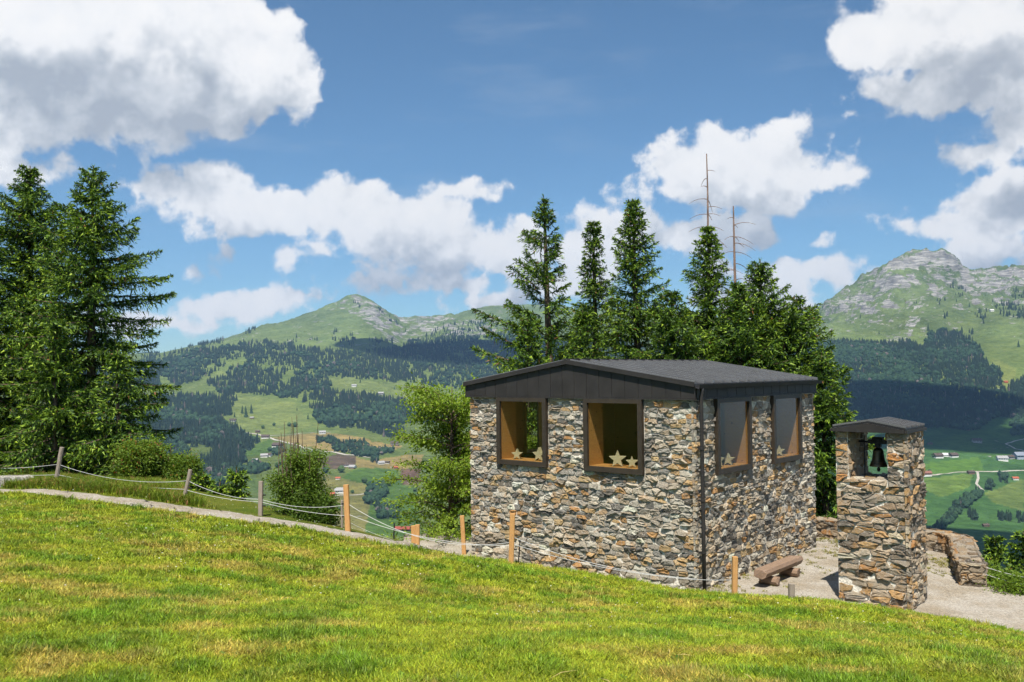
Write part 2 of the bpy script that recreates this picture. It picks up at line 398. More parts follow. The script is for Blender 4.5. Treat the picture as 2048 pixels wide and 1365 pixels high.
M_POSTOLD = mat_wood('weathered_grey_post', (0.27, 0.225, 0.18), knots=False, axis=(9, 9, 1), var=0.45)
M_LOG = mat_wood('weathered_log', (0.23, 0.155, 0.105), knots=False, axis=(1, 9, 9), var=0.5)
M_BARK = mat_simple('spruce_bark', (0.12, 0.085, 0.062), 0.95, 14, 0.5, 0.8, 0.03, stretch=(1, 1, 0.25), spec=0.1)
M_DEAD = mat_simple('dead_spruce_wood', (0.21, 0.145, 0.115), 0.95, 14, 0.45, 0.6, 0.02, stretch=(1, 1, 0.25), spec=0.1)
M_ROPE = mat_simple('white_fence_rope', (0.55, 0.55, 0.54), 0.7, 60, 0.1, 0.1, 0.001)
M_PLASTIC = mat_simple('black_insulator', (0.02, 0.02, 0.02), 0.4, 30, 0.1, 0.02, 0.001)
M_NEEDLE = mat_leaf('spruce_needles', trans=0.18, bright=1.25); M_LEAF = mat_leaf('broad_leaves', trans=0.38)
M_GRASS = mat_grass(); M_LAWN = mat_lawn(); M_GRAVEL = mat_gravel(); M_TERRAIN = mat_terrain()
M_FARTREE = mat_leaf('far_forest', 0.8, 0.12); M_HOUSE = mat_attr('far_house_paint'); M_GLASS = mat_glass()
M_ROAD = mat_simple('pale_farm_road', (0.36, 0.33, 0.28), 0.95, 0.2, 0.2, 0.0, 0.1)
M_BLOCK = mat_simple('weathered_block', (0.33, 0.31, 0.28), 0.95, 9, 0.5, 0.8, 0.03, spec=0.1)
M_FLOWER = mat_simple('daisy_white', (0.80, 0.80, 0.76), 0.7, 80, 0.08, 0.0, 0.001)

# ------------------------------------------------------------------ near ground: lawn on the brow of the hill
TERR = -3.87
CP = [P(0,980,20), P(373,1012,19), P(640,1055,17.8), P(880,1105,17.4), P(1024,1131,16.6), P(1200,1156,15.9), P(1389,1188,15.1), P(1640,1208,14.0), P(1840,1233,13.3), P(2048,1281,12.1),
      P(1024,1365,5), P(0,1365,5), P(2048,1365,5), P(0,1150,9), P(1024,1240,9), P(2048,1320,8.5), P(0,1060,13), P(520,1180,10), P(1500,1270,9.5), P(700,1110,14),
      P(1300,1210,12.5), P(-500,1000,18), P(-500,1150,9), P(0,962,23.2), P(200,969,23), P(373,984,22.4), P(450,990,22), P(521,1008,21), P(640,1046,19.2), P(760,1074,18.6)]
CP = [tuple(c) for c in CP] + [(0,0,-1.72), (-4,0,-1.6), (4,0,-1.85), (-5,-8,-1.1), (5,-8,-1.3), (-14,-2,-1.2), (12,0,-2.6), (13,6,-3.8), (18,-4,-2.8),
      (-11,29,-5.6), (-6.5,26.5,-5.8), (-3,24,-6.0), (-18,29,-5.5), (-9,32,-8.2), (0,30,-9.5), (14,30,-10), (-26,20,-2.6), (-26,32,-6), (14,16,-7), (13,21,-7.5), (20,10,-6.5),
      (5,17,-4.6), (3,17.6,-4.4), (8,15.2,-4.5), (-0.5,20.5,-4.5), (10,11.5,-4.5), (-30,0,-1.0), (24,28,-13), (-1.5,22.5,-5.2)]
CP = np.array(CP)
def tps_fit(C):
    n = len(C); d = np.hypot(C[:, None, 0]-C[None, :, 0], C[:, None, 1]-C[None, :, 1]) + 1e-9
    K = d*d*np.log(d) + np.eye(n)*0.6; Pm = np.c_[np.ones(n), C[:, :2]]
    A = np.zeros((n+3, n+3)); A[:n, :n] = K; A[:n, n:] = Pm; A[n:, :n] = Pm.T
    return np.linalg.solve(A, np.r_[C[:, 2], 0, 0, 0])
TW = tps_fit(CP)
def lawn_z(x, y):
    x = np.asarray(x, float); y = np.asarray(y, float); sh = x.shape; x = x.ravel(); y = y.ravel()
    z = TW[-3] + TW[-2]*x + TW[-1]*y
    for c, w in zip(CP, TW):
        d = np.hypot(x-c[0], y-c[1]) + 1e-9; z = z + w*d*d*np.log(d)
    z = z + (fbm(x*0.7, y*0.7, 4, 5)-0.5)*0.10 + (fbm(x*2, y*2, 2, 8)-0.5)*0.03
    return z.reshape(sh)
def lawn_hit(px, py):
    d = ray(px, py); Y = np.linspace(3, 30, 1400); z = lawn_z(d.x*Y, Y); g = d.z*Y
    k = np.argmax(g <= z); k = k if g[k] <= z[k] else len(Y)-1
    return Vector((d.x*Y[k], Y[k], float(z[k])))
def sheet(name, xs, ys, zf, mat):
    X, Y = np.meshgrid(xs, ys); Z = zf(X, Y); n = len(xs)
    V = np.stack([X.ravel(), Y.ravel(), Z.ravel()], 1)
    i = np.arange((len(ys)-1)*(n-1)); r, c = np.divmod(i, n-1); a = r*n + c
    return link(name, fast_mesh(name, V, np.stack([a, a+1, a+n+1, a+n], 1), smooth=True), mat)
lawn = tag(sheet('lawn', np.r_[np.arange(-40, -16, 1.0), np.arange(-16, 14, 0.16), np.arange(14, 30, 1.0)], np.r_[np.arange(-10, 3, 0.5), np.arange(3, 26, 0.16), np.arange(26, 40, 1.0)], lawn_z, M_LAWN),
           'mown yellow green lawn sloping down towards the chapel', kind='structure')

# gravel footpath along the brow
pu = [(-200,968),(0,976),(100,980),(200,989),(300,1002),(373,1011),(450,1022),(521,1033),(600,1046),(693,1062),(760,1076),(820,1089),(870,1100),(905,1106)]
pl = [(-200,977),(0,986),(100,993),(200,1005),(300,1018),(373,1028),(450,1038),(521,1049),(600,1062),(693,1077),(760,1089),(820,1100),(870,1108),(905,1111)]
def resample(pts, k):
    pts = np.array([tuple(p) for p in pts]); t = np.linspace(0, len(pts)-1, (len(pts)-1)*k+1)
    return np.stack([np.interp(t, np.arange(len(pts)), pts[:, j]) for j in range(pts.shape[1])], 1)
def curve(pts, k):
    q = resample(pts, k); n = k; w = np.hanning(2*n+3)[1:-1]; w /= w.sum()
    return np.stack([np.convolve(np.pad(q[:, j], n, mode='reflect', reflect_type='odd'), w, 'valid') for j in range(q.shape[1])], 1)
U = curve([lawn_hit(*p) for p in pu], 14); Lw = curve([lawn_hit(*p) for p in pl], 14)
rngp = np.random.default_rng(3); nseg = len(U)
U[:, :2] += rngp.normal(0, 0.03, (nseg, 2)); Lw[:, :2] += rngp.normal(0, 0.03, (nseg, 2))
rows = [U*(1-t) + Lw*t for t in np.linspace(0, 1, 6)]
V = []
for k, rw in enumerate(rows):
    rw = rw.copy(); rw[:, 2] = lawn_z(rw[:, 0], rw[:, 1]) + (0.022 if 0 < k < 5 else -0.015); V.append(rw)
V = np.concatenate(V); i = np.arange(nseg-1)
FQ = np.concatenate([np.stack([k*nseg+i, (k+1)*nseg+i, (k+1)*nseg+i+1, k*nseg+i+1], 1) for k in range(5)])
path_ob = tag(link('gravel_path', fast_mesh('gravel_path', V, FQ, smooth=True), M_GRAVEL), 'narrow pale gravel footpath running along the edge of the lawn', kind='structure')
PATHC = (U + Lw)/2; PATHW = np.hypot(*(U-Lw)[:, :2].T)/2

# gravel terrace round the chapel
tp = [(-2.6,20.4),(-1.2,18.3),(1.5,15.5),(3.5,13.2),(6,12.0),(7.2,10.2),(9.6,8.2),(13,7.5),(14,10),(11.5,12.6),(9.2,14.6),(8.5,15.7),(8.9,17),(9.6,18.9),(9.3,19.6),(7.3,21.3),(4,22.2),(0,22.6),(-2.6,21.6)]
mb = MB(); rngt = random.Random(4)
tpr = resample(tp + [tp[0]], 6)[:-1]; tpr = [(x+rngt.uniform(-.07,.07), y+rngt.uniform(-.07,.07)) for x, y in tpr]
mb.prism([(x, y, TERR-2.2) for x, y in tpr], (0, 0, 2.2))
terrace = tag(mb.build('gravel_terrace', M_GRAVEL), 'flat pale gravel terrace around the stone chapel', kind='structure')
def in_terrace(x, y): return inside(x, y, tp)

# ------------------------------------------------------------------ the valley and the mountains
VP = 1786.0
NEAR = [(24,-16),(60,-32),(200,-115),(500,-240),(800,-320)]
COLS = {
 -900: [(1400,-250,0),(2400,-150,0),(3500,0,0),(4800,130,0),(6500,150,0),(7800,100,0)],
 -300: [(1300,980),(1800,900),(2500,820),(3300,750),(4300,718),(5200,722),(7000,740)],
 0:    [(1300,1000),(1800,915),(2400,840),(3000,780),(3600,745),(4300,722),(5200,728),(7000,738)],
 320:  [(1300,1020),(1800,935),(2300,862),(2800,805),(3300,760),(3900,722),(4300,705),(5200,712),(7000,722)],
 420:  [(1300,1035),(1750,965),(2200,890),(2700,825),(3200,775),(3800,712),(4300,682),(5200,690),(7000,705)],
 500:  [(1300,1050),(1700,985),(2100,910),(2500,855),(2900,812),(3300,768),(3700,716),(4200,682),(4700,657),(5600,675),(7000,690)],
 630:  [(1300,1055),(1650,995),(2050,918),(2450,862),(2900,805),(3300,764),(3750,710),(4300,672),(5000,622),(5900,650),(7000,670)],
 680:  [(1300,1060),(1600,1005),(2000,925),(2400,870),(2900,802),(3300,762),(3800,706),(4400,658),(5100,601),(6100,640),(7000,660)],
 712:  [(1300,1060),(1600,1010),(2000,925),(2400,870),(2900,802),(3300,762),(3800,705),(4400,656),(5200,592),(6200,640),(7000,660)],
 694:  [(1300,1060),(1600,1008),(2000,925),(2400,870),(2900,802),(3300,762),(3800,706),(4400,657),(5200,595),(6200,640),(7000,660)],
 730:  [(1300,1060),(1600,1010),(2000,925),(2400,870),(2900,802),(3300,762),(3800,706),(4400,657),(5200,594),(6200,640),(7000,660)],
 745:  [(1300,1062),(1600,1012),(2000,926),(2400,873),(2900,804),(3300,765),(3800,708),(4400,660),(5200,599),(6200,640),(7000,660)],
 770:  [(1300,1065),(1600,1015),(2000,928),(2400,876),(2900,806),(3300,770),(3800,714),(4400,672),(5150,617),(6200,640),(7000,650)],
 805:  [(1300,1070),(1600,1020),(2000,930),(2400,880),(2900,810),(3300,775),(3800,718),(4450,684),(5100,636),(6200,640),(7000,650)],
 905:  [(1300,1070),(1600,1020),(2000,932),(2400,882),(2900,816),(3300,790),(3800,722),(4300,686),(5200,632),(6200,634),(7000,650)],
 960:  [(1300,1070),(1600,1020),(2000,935),(2400,885),(2900,820),(3300,795),(3800,725),(4300,682),(5000,652),(5900,613),(7000,640)],
 1070: [(1300,1080),(1700,1005),(2300,905),(2900,825),(3400,780),(4000,705),(4900,650),(5900,606),(7000,640)],
 1350: [(1200,1100),(1700,1000),(2300,900),(3000,800),(3800,720),(4800,655),(5600,625),(7000,650)],
 1560: [(1150,1120),(1600,1015),(2100,925),(2500,865),(2900,780),(3300,722),(4100,675),(4800,645),(5600,660),(7000,680)],
 1640: [(1100,1130),(1500,1030),(1900,950),(2400,880),(2700,800),(3100,722),(3400,692),(4000,655),(4600,612),(5500,650),(7000,680)],
 1700: [(1100,1135),(1500,1035),(1900,955),(2400,877),(2700,800),(3100,718),(3400,688),(3950,640),(4550,580),(5500,630),(7000,670)],
 1760: [(1100,1140),(1500,1040),(1900,960),(2400,875),(2700,800),(3100,715),(3400,686),(3900,622),(4500,540),(5400,600),(7000,660)],
 1795: [(1100,1142),(1500,1042),(1900,961),(2400,873),(2700,798),(3100,712),(3400,684),(3900,615),(4450,518),(5400,590),(7000,660)],
 1850: [(1100,1143),(1500,1044),(1900,962),(2400,872),(2700,797),(3100,708),(3400,680),(3900,608),(4250,560),(4500,506),(5400,580),(7000,660)],
 1890: [(1100,1144),(1500,1045),(1900,964),(2400,872),(2700,796),(3100,706),(3400,676),(3900,604),(4250,562),(4500,502),(5400,575),(7000,660)],
 1913: [(1100,1145),(1500,1046),(1900,964),(2400,872),(2700,795),(3100,705),(3450,672),(3900,602),(4300,563),(4520,516),(5400,575),(7000,660)],
 1930: [(1100,1145),(1500,1046),(1900,965),(2400,872),(2700,794),(3100,704),(3450,670),(3900,602),(4300,568),(4550,541),(5400,575),(7000,660)],
 2048: [(1100,1150),(1500,1050),(1900,970),(2400,870),(2700,790),(3100,702),(3500,645),(4000,592),(4600,537),(5500,570),(7000,640)],
 2350: [(1100,1150),(1500,1050),(1900,970),(2400,870),(2800,780),(3300,690),(4000,610),(4700,550),(5600,580),(7000,640)],
 2950: [(1100,1150),(1500,1050),(1900,970),(2400,890),(2900,800),(3500,700),(4300,640),(5200,600),(7000,650)],
}
YG = np.r_[np.geomspace(24, 1000, 34)[:-1], np.linspace(1000, 2600, 110)[:-1], np.linspace(2600, 5400, 150)[:-1], np.linspace(5400, 7800, 26)]
CX = np.array(sorted(COLS)); CZ = []
for x in CX:
    ys = [a for a, b in NEAR]; zs = [b for a, b in NEAR]
    for e in COLS[x]:
        ys.append(e[0]); zs.append(e[1] if len(e) == 3 else ray(float(x), e[1]).z * e[0])
    CZ.append(np.interp(YG, ys, zs))
CZ = np.array(CZ)
def smooth_rows(a, n):
    k = np.exp(-np.linspace(-2, 2, 2*n+1)**2); k /= k.sum()
    p = np.pad(a, ((0, 0), (n, n)), mode='edge'); return np.stack([np.convolve(r, k, 'valid') for r in p])
CZ = np.where(YG[None] > 900, smooth_rows(CZ, 5), CZ)
bear = np.r_[np.arange(-900, 250, 22), np.arange(250, 1010, 3.0), np.arange(1010, 1600, 11), np.arange(1600, 2070, 3.0), np.arange(2070, 2960, 24)]
def terrain_base(bx, Y):
    j = np.clip(np.searchsorted(CX, bx) - 1, 0, len(CX)-2); t = (bx - CX[j])/(CX[j+1]-CX[j]); t = np.clip(t, 0, 1)
    i = np.clip(np.searchsorted(YG, Y) - 1, 0, len(YG)-2); s = np.clip((Y-YG[i])/(YG[i+1]-YG[i]), 0, 1)
    z = (CZ[j, i]*(1-t) + CZ[j+1, i]*t)*(1-s) + (CZ[j, i+1]*(1-t) + CZ[j+1, i+1]*t)*s
    return z
def terrain_z(X, Y):
    X = np.asarray(X, float); Y = np.asarray(Y, float)
    z = terrain_base(1024 + VP*X/Y, Y)
    far = np.clip((Y-1000)/800, 0, 1); hi = np.clip((z-40)/260, 0, 1)
    z = z + far*(fbm(X/420, Y/420, 4, 21)-0.5)*26*(1-hi*0.5) + hi*((fbm(X/240, Y/330, 6, 33, 0.55, True)-0.62)*(60+80*np.clip(X/1200, 0, 1))) + far*(fbm(X/45, Y/45, 3, 41)-0.5)*5
    return z
def terrain_hit(px, py):
    d = ray(px, py); Y = np.geomspace(900, 7500, 2400); z = terrain_z(d.x*Y, Y); g = d.z*Y
    k = int(np.argmax(g <= z))
    return Vector((d.x*Y[k], Y[k], float(z[k]))) if g[k] <= z[k] else None
def Z6(pts): return [(300+x*.3418, 560+y*.3418) for x, y in pts]
def ZR(pts): return [(1580+x*.469, 460+y*.469) for x, y in pts]
FIELDS = [  # surface colour, outline
 ((0.26,0.20,0.075), Z6([(720,920),(960,893),(1080,898),(1260,918),(1300,950),(1480,975),(1420,1000),(1380,992),(1060,1004),(980,992),(840,965)])),
 ((0.110,0.080,0.055), Z6([(975,1045),(1100,1020),(1210,1035),(1200,1090),(1090,1112),(1000,1112)])),
 ((0.26,0.20,0.075), Z6([(1205,1040),(1300,1062),(1500,1022),(1600,1020),(1580,1090),(1430,1120),(1370,1105),(1210,1095)])),
 ((0.135,0.085,0.058), Z6([(1465,1105),(1585,1110),(1565,1203),(1480,1203)])),
 ((0.075,0.135,0.030), Z6([(1150,1130),(1240,1100),(1370,1105),(1450,1112),(1480,1203),(1560,1210),(1580,1500),(1250,1500),(1290,1250),(1130,1172)])),
 ((0.175,0.165,0.055), Z6([(995,1130),(1130,1165),(1250,1192),(1300,1250),(1250,1500),(1000,1500),(985,1200)])),
 ((0.155,0.190,0.055), Z6([(390,800),(500,660),(850,720),(900,800),(1000,860),(700,920),(560,890),(470,860)])),
 ((0.145,0.180,0.055), Z6([(1040,580),(1180,565),(1300,590),(1480,600),(1700,660),(1760,730),(1500,730),(1340,692),(1100,655)])),
 ((0.150,0.190,0.060), Z6([(200,640),(460,512),(455,560),(330,602),(220,645)])),
 ((0.085,0.145,0.035), Z6([(540,1000),(700,930),(740,980),(690,1020),(560,1040)])),
 ((0.125,0.160,0.045), Z6([(1000,870),(1120,865),(1300,910),(1460,935),(1470,965),(1280,930),(1090,900)])),
 ((0.095,0.140,0.040), Z6([(430,1240),(520,1110),(620,1140),(640,1250)])),
 ((0.085,0.165,0.030), ZR([(545,1000),(800,970),(830,1030),(560,1050)])), ((0.12,0.185,0.04), ZR([(560,1060),(780,1040),(760,1100),(640,1140),(560,1100)])),
 ((0.12,0.165,0.045), ZR([(830,1120),(998,1060),(998,1200),(860,1160)])), ((0.06,0.125,0.028), ZR([(600,900),(920,830),(998,900),(998,990),(800,960),(650,930)])),
 ((0.17,0.20,0.055), ZR([(850,550),(900,555),(960,590),(965,620),(930,670),(860,680),(905,640),(905,600)])),
]
ROCKS = [ZR([(400,165),(440,120),(560,105),(640,88),(710,110),(720,170),(660,160),(600,150),(520,170)]), ZR([(170,320),(300,270),(420,300),(440,340),(340,360),(250,340)]),
         ZR([(360,220),(520,180),(560,230),(480,260),(380,250)]), ZR([(480,430),(520,350),(600,230),(640,220),(600,330),(540,400),(510,470),(400,470)]),
         ZR([(720,170),(800,170),(998,165),(998,240),(860,270),(800,260),(840,330),(790,310),(740,230)]), ZR([(380,480),(520,460),(520,480),(390,485)]), ZR([(110,400),(180,410),(190,435),(120,420)]),
         Z6([(1200,90),(1260,110),(1330,150),(1420,230),(1500,300),(1460,370),(1380,330),(1300,270),(1200,210),(1080,140)]), Z6([(1410,190),(1560,205),(1780,210),(1800,250),(1700,300),(1620,320),(1500,270)]),
         Z6([(1500,280),(1600,320),(1580,345),(1480,360),(1440,380),(1380,340)]), Z6([(1800,240),(2047,215),(2047,320),(1700,330)])]
def rel(px, py, zone):
    r = np.zeros(px.shape, bool)
    for p in zone: r |= inside(px, py, p)
    return r
BX, YY = np.meshgrid(bear, YG); XX = (BX-1024)/VP*YY; ZZ = terrain_z(XX, YY)
V = np.stack([XX.ravel(), YY.ravel(), ZZ.ravel()], 1); nb_ = len(bear)
pp = project(V); wx = pp[:, 0] + (fbm(V[:, 0]/60, V[:, 1]/60, 3, 51)-0.5)*7; wy = pp[:, 1] + (fbm(V[:, 0]/60, V[:, 1]/60, 3, 57)-0.5)*4
gx = np.gradient(ZZ, axis=1)/np.maximum(np.gradient(XX, axis=1), 1e-3); gy = np.gradient(ZZ, axis=0)/np.gradient(YY, axis=0)
slope = np.hypot(gx, gy).ravel()
tint = np.zeros((len(V), 3)); hgt = np.clip((V[:, 2]-20)/300, 0, 1)[:, None]
tint[:] = np.array((0.125,0.165,0.045))*(1-hgt) + np.array((0.115,0.155,0.062))*hgt
rgt = (V[:, 0]/V[:, 1] > 0.3)[:, None]; lowr = rgt & (V[:, 2:3] < -120)
tint = np.where(lowr, np.array((0.055,0.120,0.036)), tint)
patch = fbm(V[:, 0]/170, V[:, 1]/240, 3, 77)[:, None]; tint = tint*(0.75+0.5*patch)
rn = fbm(V[:, 0]/38, V[:, 1]/55, 4, 63, 0.6); rz = rel(wx, wy, ROCKS)
rockw = np.clip((slope-0.62)/0.3, 0, 1)*np.clip((V[:, 2]-120)/160, 0, 1)*0.5 + np.where(rz, 0.38, 0.0) + np.where(V[:, 2] > 120, (rn-0.5)*1.4, 0)
rockw = np.clip(rockw, 0, 1.2)
for c, poly in FIELDS:
    k = inside(wx, wy, poly) & (V[:, 1] > 950); tint[k] = np.array(c)*(0.9+0.2*patch[k])
i = np.arange((len(YG)-1)*(nb_-1)); r_, c_ = np.divmod(i, nb_-1); a_ = r_*nb_ + c_
me = fast_mesh('valley_terrain', V, np.stack([a_, a_+1, a_+nb_+1, a_+nb_], 1), smooth=True)
at_ = me.attributes.new('tint', 'FLOAT_COLOR', 'POINT'); at_.data.foreach_set('color', np.c_[tint, np.ones(len(V))].astype(np.float32).ravel())
ra_ = me.attributes.new('rock', 'FLOAT', 'POINT'); ra_.data.foreach_set('value', rockw.astype(np.float32))
terrain = tag(link('valley_terrain', me, M_TERRAIN), 'green valley with hay meadows rising to two rocky mountains', kind='structure')

# forests on the far slopes (trees that read as one mass)
FOR_L = [Z6([(60,480),(300,412),(480,380),(680,360),(900,402),(1200,420),(1480,400),(1520,352),(2047,320),(2400,330),(2400,640),(1780,645),(1500,600),(1240,582),(1090,580),(1030,560),(1060,640),(1090,700),(880,692),(780,692),(650,672),(510,660),(460,700),(380,650),(330,602),(455,560),(460,515),(330,570),(160,625),(60,560)]),
       Z6([(-600,690),(380,680),(500,700),(480,790),(390,800),(470,870),(560,905),(640,945),(600,990),(545,1000),(560,1070),(480,1160),(430,1200),(280,1240),(-600,1300)]),
       Z6([(-600,520),(60,480),(60,640),(-600,660)]),
       Z6([(880,720),(1000,672),(1130,660),(1280,682),(1350,692),(1460,702),(1500,740),(1600,765),(1760,785),(1760,840),(1550,835),(1480,845),(1490,930),(1370,922),(1280,890),(1200,862),(1050,862),(970,832),(960,760)])]
FOR_D = [Z6([(975,930),(1060,930),(1150,950),(1250,950),(1300,988),(1420,992),(1420,1012),(1340,1034),(1340,1072),(1300,1062),(1300,1037),(1180,1022),(1070,1002),(1060,962),(975,957)]),
       Z6([(1285,1200),(1380,1200),(1380,1262),(1330,1322),(1270,1312),(1260,1262)]), Z6([(1330,1330),(1440,1330),(1440,1400),(1320,1400)]),
       Z6([(540,1110),(600,1070),(700,1090),(690,1130),(600,1145)]), Z6([(690,1000),(760,985),(780,1015),(720,1035)]),
       ZR([(640,1255),(700,1172),(800,1110),(822,1130),(752,1192),(692,1242),(660,1268)]), ZR([(590,1300),(640,1250),(665,1268),(630,1330)]),
       ZR([(895,1045),(930,1050),(930,1078),(895,1075)]), ZR([(885,1222),(940,1225),(940,1242),(885,1240)]), ZR([(968,1222),(1010,1222),(1010,1250),(972,1248)]), ZR([(760,1212),(800,1212),(798,1238),(760,1236)]), ZR([(832,1080),(860,1082),(858,1108),(832,1106)]),
       ZR([(940,868),(1040,868),(1040,880),(940,878)])]
FOR_R = [ZR([(100,482),(330,480),(520,480),(572,512),(592,440),(680,430),(740,450),(800,502),(850,572),(905,602),(905,660),(850,682),(890,692),(980,640),(1100,600),(1100,840),(940,862),(950,802),(900,792),(860,812),(800,852),(700,852),(560,842),(240,842),(100,740)]),
       ZR([(-200,420),(110,480),(110,740),(250,842),(-200,860)])]
FOR_S = [Z6([(1050,352),(1080,290),(1190,322),(1190,400),(1060,402)]), Z6([(1325,160),(1400,200),(1500,300),(1460,292),(1340,202)]), Z6([(1700,272),(2047,232),(2200,232),(2200,322),(1560,342)]),
       Z6([(280,372),(350,322),(420,332),(420,372),(300,392)]), Z6([(80,442),(250,392),(250,422),(90,482)]), Z6([(-60,440),(60,420),(60,470),(-60,470)]), Z6([(560,295),(620,290),(620,312),(565,315)]),
       Z6([(520,290),(545,285),(545,300),(520,302)]), Z6([(1140,140),(1240,140),(1240,165),(1140,165)]), Z6([(800,340),(860,340),(850,385),(800,385)]), Z6([(930,340),(970,340),(970,360),(930,360)]),
       Z6([(1280,350),(1420,345),(1420,400),(1280,400)]),
       ZR([(675,222),(740,240),(755,272),(680,256)]), ZR([(690,340),(714,338),(708,392),(690,386)]), ZR([(650,345),(668,345),(668,390),(650,390)]), ZR([(865,310),(980,300),(1040,330),(1040,430),(960,420),(900,362)]), ZR([(785,352),(842,350),(832,402),(788,386)]),
       ZR([(880,482),(1040,480),(1040,590),(940,572),(880,522)]), ZR([(630,290),(670,280),(660,320),(630,350)]), ZR([(700,275),(735,280),(735,312),(705,310)]), ZR([(720,425),(785,430),(785,450),(725,445)]), ZR([(505,310),(540,300),(535,330),(510,335)]),
       ZR([(85,330),(150,320),(150,390),(90,390)]), ZR([(940,260),(1040,260),(1040,300),(950,295)])]
def conifer_template(rng, tiers=3, n=6, broad=False):
    v = []; f = []
    if broad:                                          # a lumpy round crown
        for (z, r) in ((0.08, 0.10), (0.25, 0.36), (0.55, 0.44), (0.82, 0.30)):
            v += [((r*rng.uniform(.75, 1.25))*math.cos(2*math.pi*k/n), (r*rng.uniform(.75, 1.25))*math.sin(2*math.pi*k/n), z+rng.uniform(-.05, .05)) for k in range(n)]
        v.append((0, 0, 1.0))
        for t in range(3):
            for k in range(n):
                k2 = (k+1) % n; f += [(t*n+k, t*n+k2, (t+1)*n+k2), (t*n+k, (t+1)*n+k2, (t+1)*n+k)]
        for k in range(n): f.append((3*n+k, 3*n+(k+1) % n, 4*n))
    else:
        for t in range(tiers):
            z0 = 0.02 + t*0.30; z1 = min(1.0, z0 + 0.50); r = 0.19*(1 - t*0.27); b = len(v); a0 = rng.uniform(0, 6)
            v += [(r*rng.uniform(.7, 1.25)*math.cos(a0+2*math.pi*k/n), r*rng.uniform(.7, 1.25)*math.sin(a0+2*math.pi*k/n), z0+rng.uniform(-.04, .04)) for k in range(n)]
            v.append((rng.uniform(-.01, .01), rng.uniform(-.01, .01), z1 if t < tiers-1 else 1.0))
            f += [(b+k, b+(k+1) % n, b+n) for k in range(n)]
    return np.array(v), np.array(f)
def forest(name, zones, n_try, hrange, label, seed, broad_frac=0.15, thin=0.0, Yr=(1000, 5400), pxr=(240, 2080), cols=((0.010,0.026,0.018), (0.028,0.050,0.024))):
    rng = np.random.default_rng(seed); prng = random.Random(seed)
    allx = np.array([x for z in zones for x, y in z]); bx = rng.uniform(max(allx.min(), pxr[0]), min(allx.max(), pxr[1]), n_try)
    Y = rng.uniform(Yr[0]**.5, Yr[1]**.5, n_try)**2; X = (bx-1024)/VP*Y; Zt = terrain_z(X, Y)
    q = project(np.stack([X, Y, Zt], 1)); jx = (fbm(X/50, Y/50, 3, seed)-.5)*14; jy = (fbm(X/50, Y/50, 3, seed+9)-.5)*9
    k = rel(q[:, 0]+jx, q[:, 1]+jy, zones) & (fbm(X/70, Y/110, 3, seed+3) > thin)
    X, Y, Zt = X[k], Y[k], Zt[k]; n = len(X)
    T = [conifer_template(prng) for _ in range(5)] + [conifer_template(prng, broad=True) for _ in range(3)]
    mixn = fbm(X/130, Y/130, 3, seed+5); br = rng.random(n) < np.clip(broad_frac + (mixn-.5)*2.2*(broad_frac > 0.05), 0, 1)
    kind = np.where(br, rng.integers(5, 8, n), rng.integers(0, 5, n))
    H = rng.uniform(*hrange, n)*np.where(br, 0.72, 1.0); VS = []; FS = []; CS = []; base = 0
    for t, (tv, tf) in enumerate(T):
        s = np.where(kind == t)[0]
        if not len(s): continue
        a = rng.uniform(0, 6.28, len(s)); ca, sa = np.cos(a)[:, None], np.sin(a)[:, None]; w = rng.uniform(.85, 1.25, len(s))[:, None]*H[s][:, None]
        vx = (tv[None, :, 0]*ca - tv[None, :, 1]*sa)*w + X[s][:, None]; vy = (tv[None, :, 0]*sa + tv[None, :, 1]*ca)*w + Y[s][:, None]; vz = tv[None, :, 2]*H[s][:, None] + Zt[s][:, None] - 0.4
        VS.append(np.stack([vx, vy, vz], 2).reshape(-1, 3)); m = len(tv)
        FS.append((tf[None] + (np.arange(len(s))*m + base)[:, None, None]).reshape(-1, 3)); base += len(s)*m
        mixv = rng.random(len(s))[:, None]*0.75 + mixn[s][:, None]*0.25
        c = np.array(cols[0])*(1-mixv) + np.array(cols[1])*mixv
        if t >= 5: c = c*np.array((1.25, 1.45, 1.15))
        grey = rng.random(len(s)) < 0.02; c[grey] = (0.12, 0.10, 0.09)
        CS.append(np.repeat(c, len(tf), 0))
    o = link(name, fast_mesh(name, np.concatenate(VS), np.concatenate(FS), np.concatenate(CS)), M_FARTREE)
    return tag(o, label, 'forest', kind='stuff'), n
cnt = []
cnt.append(forest('far_forest', FOR_L + [[(1000,672),(1120,676),(1300,690),(1430,684),(1560,690),(1560,770),(1400,800),(1250,790),(1120,800),(1000,780)]], 50000, (15, 25), 'dark spruce forest covering the slopes of the left mountain', 101, 0.10, 0.30, (1700, 4500), (100, 1560))[1])
cnt.append(forest('far_forest', FOR_R, 22000, (14, 24), 'mixed forest below the right mountain', 102, 0.30, 0.16, (2200, 3700), (1500, 2130))[1])
cnt.append(forest('far_grove', FOR_D, 60000, (10, 17), 'round leafy groves and hedges between the valley meadows', 103, 0.92, 0.0, (1100, 2700))[1])
cnt.append(forest('far_tree_patches', FOR_S, 15000, (13, 24), 'scattered spruce patches high on both mountains', 104, 0.02, 0.42, (3300, 5400))[1])
print('forest trees', cnt)

